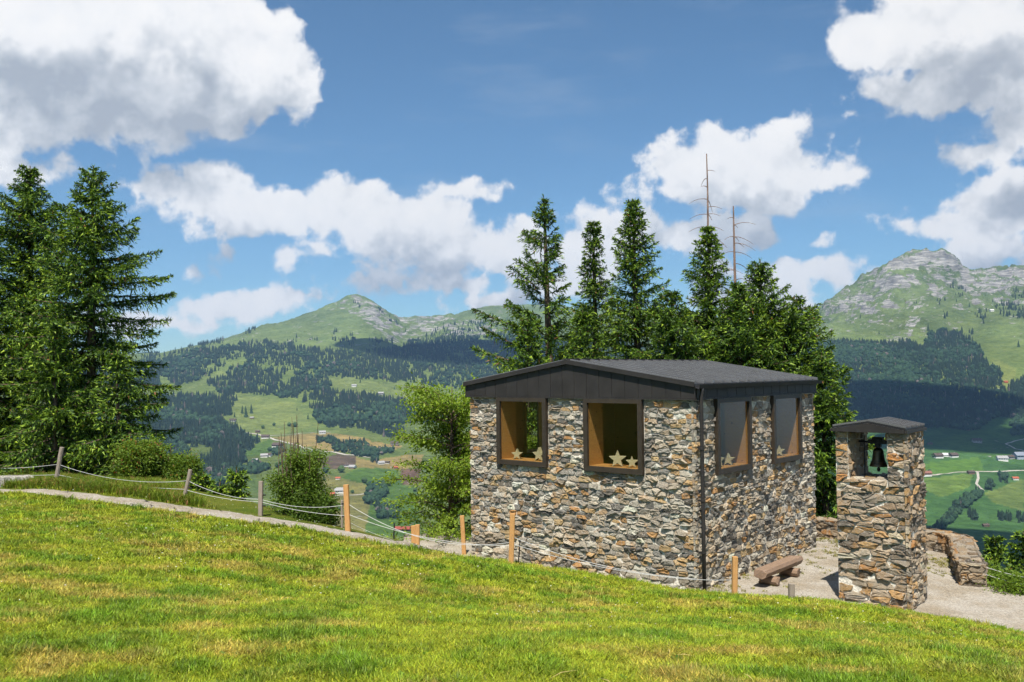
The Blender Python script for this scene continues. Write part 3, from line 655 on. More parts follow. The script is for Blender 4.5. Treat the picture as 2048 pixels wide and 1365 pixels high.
# farm roads drawn across the meadows
def road(pix, w, label):
    c = [terrain_hit(*p) for p in pix]; c = resample([p for p in c if p is not None], 8)
    d = np.gradient(c[:, :2], axis=0); d /= np.linalg.norm(d, axis=1)[:, None]+1e-9; nrm = np.stack([-d[:, 1], d[:, 0]], 1)
    rowsv = []
    for s in (-1, -0.33, 0.33, 1):
        q = c.copy(); q[:, :2] += nrm*s*w/2; q[:, 2] = terrain_z(q[:, 0], q[:, 1]) + 0.7; rowsv.append(q)
    n = len(c); i = np.arange(n-1)
    F = np.concatenate([np.stack([k*n+i, (k+1)*n+i, (k+1)*n+i+1, k*n+i+1], 1) for k in range(3)])
    return tag(link('farm_road', fast_mesh('farm_road', np.concatenate(rowsv), F), M_ROAD), label, kind='structure')
road(Z6([(465,868),(560,895),(640,908),(720,935),(800,955),(900,985),(1000,1005),(1100,1015),(1200,1028),(1300,1045)]), 7, 'pale farm road crossing the left valley meadows')
road(Z6([(700,915),(850,905),(960,895),(1060,893)]), 5, 'pale lane to the white farmhouse')
road(Z6([(1030,1275),(1150,1262),(1290,1255)]), 5, 'pale lane by the lower farm')
road(ZR([(600,1048),(700,1036),(800,1032),(900,1032),(1000,1028),(1080,1030)]), 6, 'pale valley road on the right side')
road(ZR([(800,1034),(803,1060),(795,1085),(825,1115)]), 5, 'pale lane bending down from the right valley road')
road(ZR([(1010,890),(950,905),(920,915),(960,935),(1010,945)]), 5, 'pale winding lane at the right edge of the valley')

# ------------------------------------------------------------------ rubble masonry
STONE_COLS = [((0.56,0.51,0.44),4.2), ((0.66,0.62,0.55),3.0), ((0.36,0.34,0.315),3.6), ((0.18,0.17,0.16),2.6), ((0.58,0.41,0.22),2.4), ((0.50,0.29,0.125),1.2), ((0.46,0.39,0.31),3)]
def clip(poly, nx, ny, d):                              # keep nx*x+ny*y <= d
    o = []; n = len(poly)
    for i in range(n):
        a, b = poly[i], poly[(i+1) % n]; da = nx*a[0]+ny*a[1]-d; db = nx*b[0]+ny*b[1]-d
        if da <= 0: o.append(a)
        if (da < 0 < db) or (db < 0 < da):
            t = da/(da-db); o.append((a[0]+(b[0]-a[0])*t, a[1]+(b[1]-a[1])*t))
    return o
def area(p): return 0.5*sum(p[i][0]*p[(i+1) % len(p)][1]-p[(i+1) % len(p)][0]*p[i][1] for i in range(len(p)))
def rubble(L, H, cw, ch, rng, holes=(), u0=0.0, v0=0.0):
    """irregular coursed rubble: convex stone outlines filling L x H"""
    seeds = []; v = v0
    while v < v0+H:
        h = ch*rng.choice((0.65, 0.85, 1.0, 1.2, 1.5))*rng.uniform(.9, 1.1); u = u0 - rng.uniform(0, cw)
        while u < u0+L:
            w = cw*rng.choice((0.55, 0.8, 1.0, 1.3, 1.7))*rng.uniform(.8, 1.2)
            if rng.random() < 0.14 and h > ch*0.9:
                seeds += [(u+w/2, v+h*0.28), (u+w/2+rng.uniform(-.02, .02), v+h*0.78)]
            else: seeds.append((u+w/2+rng.uniform(-.12, .12)*w, v+h/2+rng.uniform(-.22, .22)*h))
            u += w
        v += h
    k = 1.25*cw/ch; S = np.array(seeds)*np.array((1, k)); polys = []
    for i, (su, sv) in enumerate(seeds):
        if not (u0-0.1 < su < u0+L+0.1 and v0-0.1 < sv < v0+H+0.1): continue
        d2 = ((S-S[i])**2).sum(1); nb = np.argsort(d2)[1:16]
        p = [(u0, v0*k), (u0+L, v0*k), (u0+L, (v0+H)*k), (u0, (v0+H)*k)]
        for j in nb:
            nx, ny = S[j]-S[i]; mx, my = (S[j]+S[i])/2; p = clip(p, nx, ny, nx*mx+ny*my)
            if len(p) < 3: break
        if len(p) < 3: continue
        p = [(x, y/k) for x, y in p]
        for (a, b, c, d) in holes:
            xs = [q[0] for q in p]; ys = [q[1] for q in p]
            if max(xs) <= a or min(xs) >= b or max(ys) <= c or min(ys) >= d: continue
            opts = [clip(p, 1, 0, a), clip(p, -1, 0, -b), clip(p, 0, 1, c), clip(p, 0, -1, -d)]
            p = max(opts, key=lambda q: area(q) if len(q) > 2 else 0)
            if len(p) < 3: break
        if len(p) >= 3 and area(p) > 0.0012: polys.append(p)
    return polys
def stone_geo(p, rng, gap=0.009, hmin=0.010, hmax=0.044):
    """one cleft stone: outline p in (u,v); returns centre, verts (u,v,h) relative, faces"""
    cx = sum(q[0] for q in p)/len(p); cy = sum(q[1] for q in p)/len(p)
    pts = []
    for i in range(len(p)):                             # round the corners, roughen the edges
        a = p[i]; b = p[(i+1) % len(p)]; el = math.hypot(b[0]-a[0], b[1]-a[1])
        if el < 0.012: continue
        for t in ((0.09, 0.91) if el < 0.10 else (0.07, 0.5, 0.93)):
            j = min(el*0.06, .009); pts.append((a[0]+(b[0]-a[0])*t+rng.uniform(-j, j), a[1]+(b[1]-a[1])*t+rng.uniform(-j, j)))
    if len(pts) < 4: return None
    r = max(0.02, math.sqrt(abs(area(p)))*0.5); n = len(pts)
    def ring(shr, h, jit, tu, tv, rough=.15):
        o = []
        for (x, y) in pts:
            dx, dy = x-cx, y-cy; L = math.hypot(dx, dy) or 1; s = max(0.15, 1 - shr/L)*rng.uniform(1-jit, 1+jit)
            o.append((dx*s, dy*s, h + (dx*tu+dy*tv)*s + rng.uniform(-rough, rough)*h))
        return o
    hh = rng.uniform(hmin, hmax)*min(1.0, r/0.06+0.35); tu, tv = rng.uniform(-.22, .22), rng.uniform(-.30, .22)
    V = ring(gap*0.4, -0.02, 0, 0, 0); V = [(x, y, -0.02) for x, y, _ in V]
    V += ring(gap, hh*0.62, 0.015, tu*.7, tv*.7, .35) + ring(gap+r*0.24, hh, 0.13, tu, tv, .42)
    V.append((rng.uniform(-.3, .3)*r, rng.uniform(-.3, .3)*r, hh*rng.uniform(.6, 1.45)))
    Fc = []
    for i in range(n):
        j = (i+1) % n
        Fc += [(i, j, n+j, n+i), (n+i, n+j, 2*n+j), (n+i, 2*n+j, 2*n+i), (2*n+i, 2*n+j, 3*n)]
    return (cx, cy), V, Fc
def pick_col(rng):
    t = rng.uniform(0, sum(w for _, w in STONE_COLS))
    for c, w in STONE_COLS:
        t -= w
        if t <= 0: break
    k = rng.uniform(.75, 1.25)*1.12; w = rng.uniform(-.06, .06)
    return tuple(min(.82, v) for v in (c[0]*k*(1+w), c[1]*k*.965, c[2]*k*(1-w)*.87))
def lay_stones(parent, polys, mapf, flip, rng, keep, ck=(1, 1, 1), **kw):
    """keep largest 'keep' stones as objects of their own, the rest as one part"""
    order = sorted(range(len(polys)), key=lambda i: -area(polys[i])); rest = MB(); n_obj = 0
    for rank, i in enumerate(order):
        g = stone_geo(polys[i], rng, **kw)
        if g is None: continue
        (cx, cy), V, Fc = g; col = tuple(a*b for a, b in zip(pick_col(rng), ck))
        if flip: Fc = [f[::-1] for f in Fc]
        o0 = Vector(mapf(cx, cy, 0)); W3 = [Vector(mapf(cx+u, cy+v, h)) for u, v, h in V]
        if rank < keep:
            m = MB(); m.add([w-o0 for w in W3], Fc, col); m.build('stone', M_STONE, parent, o0); n_obj += 1
        else: rest.add(W3, Fc, col)
    if rest.v: tag(rest.build('small_rubble_stones', M_STONE, parent), kind='stuff')
    return n_obj, len(polys)
def wall_grid(mb, us, vs, holes, mapf, th, flip=False):
    """a slab with openings: us, vs grid lines, holes = set of (i,j) cells left open; outer face at h=0, inner at h=-th"""
    nu, nv = len(us)-1, len(vs)-1; solid = lambda i, j: 0 <= i < nu and 0 <= j < nv and (i, j) not in holes
    def quad(a, b, c, d):
        q = [mapf(*a), mapf(*b), mapf(*c), mapf(*d)]; mb.add(q[::-1] if flip else q, [(0, 1, 2, 3)])
    for i in range(nu):
        for j in range(nv):
            if not solid(i, j): continue
            u0, u1, v0, v1 = us[i], us[i+1], vs[j], vs[j+1]
            quad((u0,v0,0),(u1,v0,0),(u1,v1,0),(u0,v1,0)); quad((u0,v0,-th),(u0,v1,-th),(u1,v1,-th),(u1,v0,-th))
            if not solid(i-1, j): quad((u0,v0,0),(u0,v1,0),(u0,v1,-th),(u0,v0,-th))
            if not solid(i+1, j): quad((u1,v0,0),(u1,v0,-th),(u1,v1,-th),(u1,v1,0))
            if not solid(i, j-1): quad((u0,v0,0),(u0,v0,-th),(u1,v0,-th),(u1,v0,0))
            if not solid(i, j+1): quad((u0,v1,0),(u1,v1,0),(u1,v1,-th),(u0,v1,-th))

# ------------------------------------------------------------------ the chapel
CA = R(49.13); CHX, CHY = 3.172, 15.70; CW, CD = 5.396, 5.228
zE, zS = -0.524-TERR, -1.885-TERR                      # heights above the terrace: wall top, window bottom
chapel = tag(empty('stone_chapel', (CHX, CHY, TERR), CA), 'small rubble stone chapel with dark metal roof and large square windows', 'chapel')
TH = 0.42
mapL = lambda u, v, h: (-h, u, v)                      # gable side (left in the picture); flipped winding
mapR = lambda u, v, h: (u, -h, v)                      # eaves side (right in the picture)
mapB = lambda u, v, h: (u, CW+h, v)                    # rear, opposite the right side; flipped
mapK = lambda u, v, h: (CD+h, u, v)                    # rear gable
WL = [(1.022, 2.344), (3.262, 4.581)]; WR = [(0.72, 2.09), (3.07, 4.443)]; WB = [(1.25, 2.45)]
rs = random.Random(12)
def chapel_wall(mapf, L, wins, flip, ends, keep, stones=True):
    mb = MB(); us = [ends[0]] + [x for w in wins for x in w] + [L-ends[1]]
    wall_grid(mb, us, [-0.5, zS, zE], {(2*k+1, 1) for k in range(len(wins))}, mapf, TH, flip)
    w = mb.build('wall', M_MORTAR, chapel)
    if stones:
        polys = rubble(L+(.05 if not flip else .05), zE-0.01+0.35, 0.20, 0.104, rs, [(a-.01, b+.01, zS-.01, zE+1) for a, b in wins], u0=-0.045, v0=-0.35)
        lay_stones(w, polys, mapf, flip, rs, keep)
    return w
wall_l = chapel_wall(mapL, CW, WL, True, (0, 0), 165); wall_l['label'] = 'rubble gable wall with two windows facing the lawn'
wall_r = chapel_wall(mapR, CD, WR, False, (TH, 0), 135); wall_r['label'] = 'rubble side wall with two windows above the log bench'
chapel_wall(mapB, CD, WB, True, (TH, TH), 0, False); chapel_wall(mapK, CW, [], False, (TH, 0), 0, False)
# timber room inside: lining, floor, ceiling
mb = MB(); g = 0.012
def lining(mapf, L, wins, flip):
    us = [TH+g] + [x for w in wins for x in w] + [L-TH-g]
    wall_grid(mb, us, [0.06, zS, zE-0.02], {(2*k+1, 1) for k in range(len(wins))}, lambda u, v, h: mapf(u, v, h-TH-0.003), 0.008, flip)
lining(mapL, CW, WL, True); lining(mapR, CD, WR, False); lining(mapB, CD, WB, True); lining(mapK, CW, [], False)
mb.box(TH+g, CD-TH-g, TH+g, CW-TH-g, 0.0, 0.05); mb.box(TH+.02, CD-TH-.02, TH+.02, CW-TH-.02, zE+0.002, zE+0.05)
mb.build('timber_lining', M_TIMBER, chapel)
def window(mapf, a, b, flip, label):
    proud, fr = 0.085, 0.095; m = MB(); z0, z1 = zS-0.01, zE+0.002
    def bar(u0, u1, v0, v1, h0, h1):
        q = [mapf(u, v, h) for h in (h0, h1) for (u, v) in ((u0,v0),(u1,v0),(u1,v1),(u0,v1))]
        f = [(0,3,2,1),(4,5,6,7),(0,1,5,4),(1,2,6,5),(2,3,7,6),(3,0,4,7)]; m.add(q, [x[::-1] for x in f] if flip else f)
    bar(a, b, z0, z0+fr, -0.06, proud); bar(a, b, z1-fr*0.8, z1, -0.06, proud); bar(a, a+fr, z0+fr, z1-fr*.8, -0.06, proud-.001); bar(b-fr, b, z0+fr, z1-fr*.8, -0.06, proud-.001)
    w = m.build('window', M_BRONZE, chapel); w['label'] = label
    m = MB(); bar(a+fr-.02, b-fr+.02, z0+fr-.02, z1-fr*.8+.02, 0.035, 0.041); m.build('pane', M_GLASS, w)
    m = MB(); e = 0.02                                                   # timber reveal: two jambs and a head
    bar(a+fr-e, a+fr+.004, z0+fr, z1-fr*.8, -TH-.02, 0.03); bar(b-fr-.004, b-fr+e, z0+fr, z1-fr*.8, -TH-.02, 0.03); bar(a+fr+.005, b-fr-.005, z1-fr*.8-.004, z1-fr*.8+e, -TH-.02, 0.029)
    m.build('reveal', M_TIMBER, w)
    m = MB(); bar(a+fr+.005, b-fr-.005, z0+fr-e, z0+fr+.004, -TH-.02, 0.031); m.build('sill', M_TIMBER, w)
    return z0+fr+.004
ZSILL = window(mapL, *WL[1], True, 'left gable window that looks through to green foliage')
window(mapL, *WL[0], True, 'right gable window with dark room behind')
window(mapR, *WR[0], False, 'side window nearest the downpipe'); window(mapR, *WR[1], False, 'side window farthest from the downpipe'); window(mapB, *WB[0], True, 'rear window seen through the chapel')

# roof: ridge runs away from the gable side (local x), centred on y = CW/2
zGut = -0.235-TERR; zRid = 0.205-TERR; OV = 0.09
half = CW/2+OV; sl_ = (zRid-zGut)/half
zr = lambda y: zRid - abs(y-CW/2)*sl_
x0r, x1r = -OV-0.02, CD+OV
for s in (1, -1):
    ya, yb = CW/2, CW/2+s*half; t = 0.035
    m = MB(); m.prism([(x0r, ya, zRid-t), (x0r, yb, zGut-t), (x0r, yb, zGut), (x0r, ya, zRid)], (x1r-x0r, 0, 0))
    rf = m.build('roof', M_ROOF, chapel); rf['label'] = 'standing seam metal roof slope'
    ns = 17
    for k in range(ns):
        x = x0r+0.03+(x1r-x0r-0.06)*k/(ns-1)
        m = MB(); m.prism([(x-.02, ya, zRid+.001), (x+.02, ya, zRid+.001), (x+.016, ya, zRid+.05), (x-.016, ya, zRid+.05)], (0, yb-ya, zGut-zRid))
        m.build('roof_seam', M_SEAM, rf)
m = MB(); m.box(x0r-.01, x1r+.01, CW/2-.07, CW/2+.07, zRid+.022, zRid+.05); m.build('ridge_cap', M_METAL, chapel)
for s in (0, 1):                                          # verge trim along both gable edges of the front
    ya, yb = CW/2, (-OV if s == 0 else CW+OV)
    m = MB(); m.prism([(x0r-.022, ya, zRid-.055), (x0r-.022, yb, zGut-.055), (x0r-.022, yb, zGut+.03), (x0r-.022, ya, zRid+.03)], (0.02, 0, 0)); m.build('verge_trim', M_METAL, chapel)
NP = 19; ys = np.linspace(-OV+.01, CW+OV-.01, NP+1)        # gable cladding, panel by panel
m = MB(); m.prism([(-.045, -OV+.03, zE+.008), (-.045, CW+OV-.03, zE+.008), (-.045, CW+OV-.03, zr(CW+OV)-.045), (-.045, CW/2, zRid-.045), (-.045, -OV+.03, zr(-OV)-.045)], (0.04, 0, 0)); m.build('gable_backing', M_METAL, chapel)
for k in range(NP):
    a, b = ys[k]+.004, ys[k+1]-.004; top = lambda y: zr(y)-.04
    pts = [(-.075, a, zE+.035), (-.075, b, zE+.035), (-.075, b, top(b))] + ([(-.075, CW/2, zRid-.04)] if a < CW/2 < b else []) + [(-.075, a, top(a))]
    m = MB(); m.prism(pts, (0.028, 0, 0)); m.build('gable_panel', M_METAL, chapel)
m = MB(); m.box(-.085, -.002, -OV+.02, CW+OV-.02, zE+.003, zE+.032); m.build('drip_strip', M_METAL, chapel)
NR = 14; xs = np.linspace(-0.02, CD+.06, NR+1)
m = MB(); m.box(-.04, CD+.06, -.045, -.004, zE+.008, zGut-.05); m.build('fascia_backing', M_METAL, chapel)
for k in range(NR):
    m = MB(); m.box(xs[k]+.006, xs[k+1]-.006, -.072, -.047, zE+.035, zGut-.06); m.build('fascia_panel', M_METAL, chapel)
m = MB(); m.box(-.07, CD+.07, -.085, -.002, zE+.003, zE+.032); m.build('drip_strip', M_METAL, chapel)
m = MB(); gp = [(-OV-.005, zGut-.012), (-OV-.012, zGut-.075), (-OV-.085, zGut-.085), (-OV-.11, zGut-.012), (-OV-.102, zGut-.012), (-OV-.08, zGut-.076), (-OV-.018, zGut-.068)]
m.prism([(x0r, y, z) for y, z in gp], (x1r-x0r, 0, 0)); m.build('gutter', M_METAL, chapel)
m = MB(); px_, py_ = 0.035, -0.135
m.tube([(px_, -OV-.06, zGut-.075), (px_, -OV-.06, zGut-.14), (px_, py_, zGut-.22), (px_, py_, 0.9), (px_, py_, -0.1)], 0.034, 10); m.build('downpipe', M_METAL, chapel, smooth=True)
for z in (0.7, 1.6, 2.5):
    m = MB(); m.lathe([(.034, -.02), (.044, -.018), (.044, .018), (.034, .02)], 10, (px_, py_, z)); m.box(px_-.012, px_+.012, py_+.03, -0.0, z-.012, z+.012); m.build('pipe_bracket', M_METAL, chapel)

# wooden stars on the sills
def star(u, side, hgt, turn, label, lean=0.0):
    m = MB(); hgt *= .9; ro = hgt/1.81; ri = ro*0.42; pts = []
    for k in range(10):
        a = math.pi/2 + k*math.pi/5; r = ro if k % 2 == 0 else ri; pts.append((r*math.cos(a), -0.055, r*math.sin(a)+ro*0.81))
    n = len(pts); b = [(x, 0.055, z) for x, y, z in pts]
    m.add(pts+b, [tuple(range(n))[::-1], tuple(range(n, 2*n))] + [(i, (i+1) % n, n+(i+1) % n, n+i) for i in range(n)])
    o = m.build('wooden_star', M_STAR)
    loc = Vector(mapL(u, ZSILL, -0.16) if side == 'L' else mapR(u, ZSILL, -0.16))
    o.location = Matrix.Rotation(CA, 4, 'Z') @ loc + Vector((CHX, CHY, TERR)); o.location.z += 0.002
    o.rotation_euler = (lean, 0, CA + (R(-90) if side == 'L' else 0) + turn)
    tag(o, label, 'star', 'wooden stars on the chapel window sills'); return o
star(WL[1][1]-.36, 'L', 0.235, R(25), 'left star in the left gable window')
star(WL[1][0]+.36, 'L', 0.30, R(10), 'right star in the left gable window, beside its frame')
star(WL[0][1]-.62, 'L', 0.335, R(28), 'tallest wooden star, in the middle of the right gable window')
star(WL[0][0]+.38, 'L', 0.235, R(35), 'small wooden star in the lower right of the right gable window')
star(WR[0][0]+.40, 'R', 0.30, R(-15), 'wooden star facing out of the side window nearest the downpipe')
star(WR[0][0]+.85, 'R', 0.25, R(-75), 'wooden star turned edge on in the side window nearest the downpipe')
star(WR[1][0]+.30, 'R', 0.25, R(-45), 'left star in the side window farthest from the downpipe')
star(WR[1][0]+.75, 'R', 0.24, R(-70), 'right star in the side window farthest from the downpipe')

# ------------------------------------------------------------------ the bell tower
TX, TY, TWd, TDp = 6.305, 14.40, 1.13, 0.92; tzT = -1.05-TERR; tzS = -1.83-TERR; OA, OB = 0.286, 0.927
tower = tag(empty('bell_tower', (TX, TY, TERR), CA), 'small square rubble stone bell tower with metal roof on gravel terrace', 'bell tower')
m = MB()
m.box(0, TDp, 0, TWd, -0.4, tzS)
m.box(0, TDp, 0, OA, tzS+.001, tzT); m.box(0, TDp, OB, TWd, tzS+.001, tzT)
core = m.build('wall', M_MORTAR, tower); rt_ = random.Random(5)
lay_stones(core, rubble(TWd+.045, tzT+.3, 0.25, 0.115, rt_, [(OA, OB, tzS, tzT+1)], u0=-.045, v0=-.3), mapL, True, rt_, 400, (.92, .83, .75))
lay_stones(core, rubble(TDp+.04, tzT+.3, 0.22, 0.115, rt_, u0=-.045, v0=-.3), mapR, False, rt_, 400, (.92, .83, .75))
lay_stones(core, rubble(TDp-.02, tzT-tzS, 0.21, 0.13, rt_, u0=.01, v0=tzS), lambda u, v, h: (u, OB-h, v), False, rt_, 400, (.92, .83, .75), hmax=0.03)
lay_stones(core, rubble(TDp-.02, tzT-tzS, 0.21, 0.13, rt_, u0=.01, v0=tzS), lambda u, v, h: (u, OA+h, v), True, rt_, 400, (.92, .83, .75), hmax=0.03)
lay_stones(core, rubble(TDp, OB-OA-.04, 0.24, 0.20, rt_, v0=OA+.02), lambda u, v, h: (u, v, tzS+h*0.6), False, rt_, 400, (.92, .83, .75), hmax=0.035)
# tower roof
tov = 0.025; tRid = -0.865-TERR; tEav = -0.965-TERR
for s in (1, -1):
    ya, yb = TWd/2, TWd/2+s*(TWd/2+tov)
    m = MB(); m.prism([(-tov-.03, ya, tRid-.03), (-tov-.03, yb, tEav-.03), (-tov-.03, yb, tEav), (-tov-.03, ya, tRid)], (TDp+2*tov+.03, 0, 0)); rf = m.build('roof', M_ROOF, tower)
    for k in range(5):
        x = -tov-.015+(TDp+2*tov)*k/4
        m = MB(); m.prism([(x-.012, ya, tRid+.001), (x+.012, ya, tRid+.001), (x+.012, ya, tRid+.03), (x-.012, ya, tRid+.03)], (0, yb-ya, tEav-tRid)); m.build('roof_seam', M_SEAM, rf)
m = MB(); m.prism([(-.10, -tov+.004, tzT+.002), (-.10, TWd+tov-.004, tzT+.002), (-.10, TWd+tov-.004, tEav-.032), (-.10, TWd/2, tRid-.032), (-.10, -tov+.004, tEav-.032)], (0.03, 0, 0)); m.build('gable_fascia', M_METAL, tower)
m = MB(); m.prism([(TDp+.02, -tov+.004, tzT+.002), (TDp+.02, TWd+tov-.004, tzT+.002), (TDp+.02, TWd+tov-.004, tEav-.032), (TDp+.02, TWd/2, tRid-.032), (TDp+.02, -tov+.004, tEav-.032)], (0.02, 0, 0)); m.build('gable_fascia', M_METAL, tower)
m = MB(); m.box(-.098, TDp+.018, -tov-.035, -tov-.005, tzT+.004, tEav-.034); m.build('eaves_fascia', M_METAL, tower)
m = MB(); m.box(-.098, TDp+.018, TWd+tov+.005, TWd+tov+.03, tzT+.004, tEav-.034); m.build('eaves_fascia', M_METAL, tower)
m = MB(); m.box(-.069, TDp+.018, -tov+.005, TWd+tov-.005, tzT+.001, tzT+.012); m.build('soffit', M_METAL, tower)
# the bell hangs in the opening
bc = (0.46, 0.585); Rc = Matrix.Rotation(CA, 4, 'Z'); tow = lambda x, y, z: Rc @ Vector((x, y, z)) + Vector((TX, TY, TERR))
bell = tag(empty('bronze_bell', tow(bc[0], bc[1], tzT-0.60), CA), 'dark bronze bell hanging in the tower opening', 'bell')
m = MB(); m.lathe([(.150,.0),(.152,.012),(.135,.05),(.112,.11),(.098,.18),(.090,.25),(.084,.285),(.066,.318),(.03,.335),(.001,.338)], 28)
m.lathe([(.001,.325),(.055,.305),(.075,.27),(.085,.18),(.105,.10),(.13,.02),(.150,.0)], 28); m.build('bell_body', M_BELL, bell, smooth=True)
for z, r in ((.075,.127),(.20,.098),(.262,.091)):
    m = MB(); m.lathe([(r-.006,z-.008),(r+.005,z-.004),(r+.005,z+.004),(r-.006,z+.008)], 28); m.build('bell_band', M_BELL, bell)
m = MB(); m.tube([(0,0,.30),(0,0,-.02)], .010, 8); m.lathe([(.001,-.095),(.02,-.09),(.03,-.06),(.026,-.03),(.012,-.01),(.001,-.008)], 12); m.build('clapper', M_IRON, bell, smooth=True)
m = MB(); m.box(-.05,.05,-.045,.045,.338,.40); m.box(-.055,.055,-.16,.16,.40,.47); m.box(-.05,.05,-.09,.09,.471,.52); m.build('yoke', M_IRON, bell)
m = MB(); m.tube([(0,-(bc[1]-OA),.43),(0,OB-bc[1],.43)], .018, 8); m.build('axle', M_IRON, bell)
m = MB(); m.tube([(-.12, 0.20, .56), (-.12, 0.20, -.18)], .008, 6); m.build('bell_rod', M_IRON, bell)
bell.scale = (.95, .95, .95)

# ------------------------------------------------------------------ log bench
def loc_c(x, y, z=0): return Rc @ Vector((x, y, z)) + Vector((CHX, CHY, TERR))
bench = tag(empty('log_bench', loc_c(1.75, -.72), CA), 'low rustic bench of a split log standing by chapel side wall', 'bench')
def half_log(L, r, seed, flat=0.35, nseg=9, n=10):
    rg = random.Random(seed); m = MB(); b = []
    for i in range(nseg+1):
        x = -L/2+L*i/nseg; rr = r*(1+rg.uniform(-.06, .06))
        for k in range(n):
            a = 2*math.pi*k/n; z = rr*math.sin(a); y = rr*1.15*math.cos(a); z = min(z, r*flat+rg.uniform(-.004, .004)); b.append((x+(rg.uniform(-.03, .03) if i in (0, nseg) else 0), y, z))
    f = [(i*n+k, (i+1)*n+k, (i+1)*n+(k+1) % n, i*n+(k+1) % n) for i in range(nseg) for k in range(n)]
    f += [tuple(range(n)), tuple(nseg*n+k for k in range(n))[::-1]]; m.add(b, f); return m
half_log(1.55, 0.115, 1, flat=.5).build('seat', M_LOG, bench, (0, 0, 0.265))
for x in (-.42, .46):
    sp = half_log(0.34, 0.085, int(x*10)+20, flat=0.9, nseg=3).build('support', M_LOG, bench, (x, 0, 0.08)); sp.rotation_euler = (0, 0, R(90))

# ------------------------------------------------------------------ low parapet wall
def sweep_wall(cl, wid, hgt, rng):
    root = tag(empty('parapet_wall', (cl[0][0], cl[0][1], TERR)), 'low dry stone parapet bending round the right edge of the terrace', 'wall')
    c = np.array(cl); off = np.array((*cl[0], TERR)); d = np.gradient(c, axis=0); d /= np.linalg.norm(d, axis=1)[:, None]; nr = np.stack([-d[:, 1], d[:, 0]], 1)
    s = np.r_[0, np.cumsum(np.linalg.norm(np.diff(c, axis=0), axis=1))]
    def at(u, side): return np.array([np.interp(u, s, c[:, 0]+nr[:, 0]*side*wid/2), np.interp(u, s, c[:, 1]+nr[:, 1]*side*wid/2)])
    m = MB(); n = len(c); vs = []
    for i in range(n):
        for sd in (1, -1):
            p = c[i]+nr[i]*sd*wid/2
            vs += [(p[0]-off[0], p[1]-off[1], -0.5), (p[0]-off[0], p[1]-off[1], hgt-.03)]
    f = []
    for i in range(n-1):
        a = 4*i; b = 4*i+4; f += [(a, b, b+1, a+1), (a+1, b+1, b+3, a+3), (a+2, a+3, b+3, b+2)]
    f += [(0, 1, 3, 2), (4*n-4, 4*n-2, 4*n-1, 4*n-3)]; m.add(vs, f); core = m.build('wall_core', M_EARTH, root)
    def side_map(sd):
        def g(u, v, h):
            p = at(u, sd)+0; k = np.array([np.interp(u, s, nr[:, 0]), np.interp(u, s, nr[:, 1])])*sd*h; q = p+k-off[:2]; return (q[0], q[1], v)
        return g
    for sd in (1, -1): lay_stones(core, rubble(s[-1], hgt+.15, 0.26, 0.10, rng, v0=-.15), side_map(sd), sd > 0, rng, 400, (.66, .58, .50), hmax=0.028)
    def top(u, v, h):
        a, b = at(u, -1), at(u, 1); q = a+(b-a)*(v/wid)-off[:2]; return (q[0], q[1], hgt-.03+h)
    lay_stones(core, rubble(s[-1], wid, 0.34, 0.2, rng), top, False, rng, 400, (.72, .62, .52), hmin=.006, hmax=0.010)
    e0 = c[0]
    def end(u, v, h):
        a = c[0]-nr[0]*(u-wid/2) - d[0]*h - off[:2]; return (a[0], a[1], v)
    lay_stones(core, rubble(wid, hgt+.15, 0.2, 0.11, rng, v0=-.15), end, True, rng, 400, (.80, .69, .57), hmax=0.04)
    return root
sweep_wall(resample([(8.13,15.95),(8.45,16.8),(8.85,17.7),(9.15,18.35),(9.22,18.75),(9.05,19.15),(8.6,19.6),(7.9,20.25),(7.0,21.05),(6.2,21.7)], 2), 0.42, 0.40, random.Random(9))

# ------------------------------------------------------------------ fence posts and ropes
def post(top, base, w, mat, label, name='fence_post', rnd=False, insul=()):
    base = Vector(base); top = Vector(top); ax = top-base; L = ax.length
    o = empty(name, base); o.rotation_euler = ax.to_track_quat('Z', 'Y').to_euler(); tag(o, label, 'fence post', 'posts of the rope fence')
    m = MB(); rg = random.Random(label)
    if rnd:
        zs = np.linspace(-.35, L, 7); m.tube([(rg.uniform(-.006,.006), rg.uniform(-.006,.006), z) for z in zs], [w/2*rg.uniform(.92, 1.08) for z in zs], 9)
    else:
        c = w*0.12; q = [(-w/2+c,-w/2),(w/2-c,-w/2),(w/2,-w/2+c),(w/2,w/2-c),(w/2-c,w/2),(-w/2+c,w/2),(-w/2,w/2-c),(-w/2,-w/2+c)]
        m.prism([(x, y, -.35) for x, y in q], (0, 0, L+.35))
    m.build('shaft', mat, o)
    for h in insul:
        m = MB(); m.lathe([(.001,0),(.018,0),(.018,.02),(.010,.025),(.010,.035),(.020,.04),(.020,.055),(.001,.058)], 8)
        io = m.build('insulator', M_PLASTIC, o, (0, -w/2+.004, h)); io.rotation_euler = (R(90), 0, 0)
    return o
def at_depth(px, py, Y): return P(px, py, Y)
PB = {}
def fpost(key, bpx, tpx, w, mat, label, Y=None, insul=(.45, .75), **kw):
    b = lawn_hit(*bpx) if Y is None else P(*bpx, Y); t = P(*tpx, b.y); PB[key] = (b, t); post(t, b, w, mat, label, insul=insul, **kw)
fpost(1, (110,972), (124,895), .10, M_POSTOLD, 'weathered grey post leaning right before the big spruces', rnd=True, insul=(.72,.42))
fpost(2, (367,1005), (381,940), .09, M_POSTOLD, 'leaning grey post beside the reddish shrub', rnd=True, insul=(.62,.32))
fpost(3, (521,1032), (522,963), .085, M_POSTOLD, 'upright grey post left of the bush with bare stems', insul=(.42,.2))
fpost(4, (696,1064), (692,970), .10, M_POSTNEW, 'tall new orange timber post right of the bush with bare stems', insul=(.55,.3))
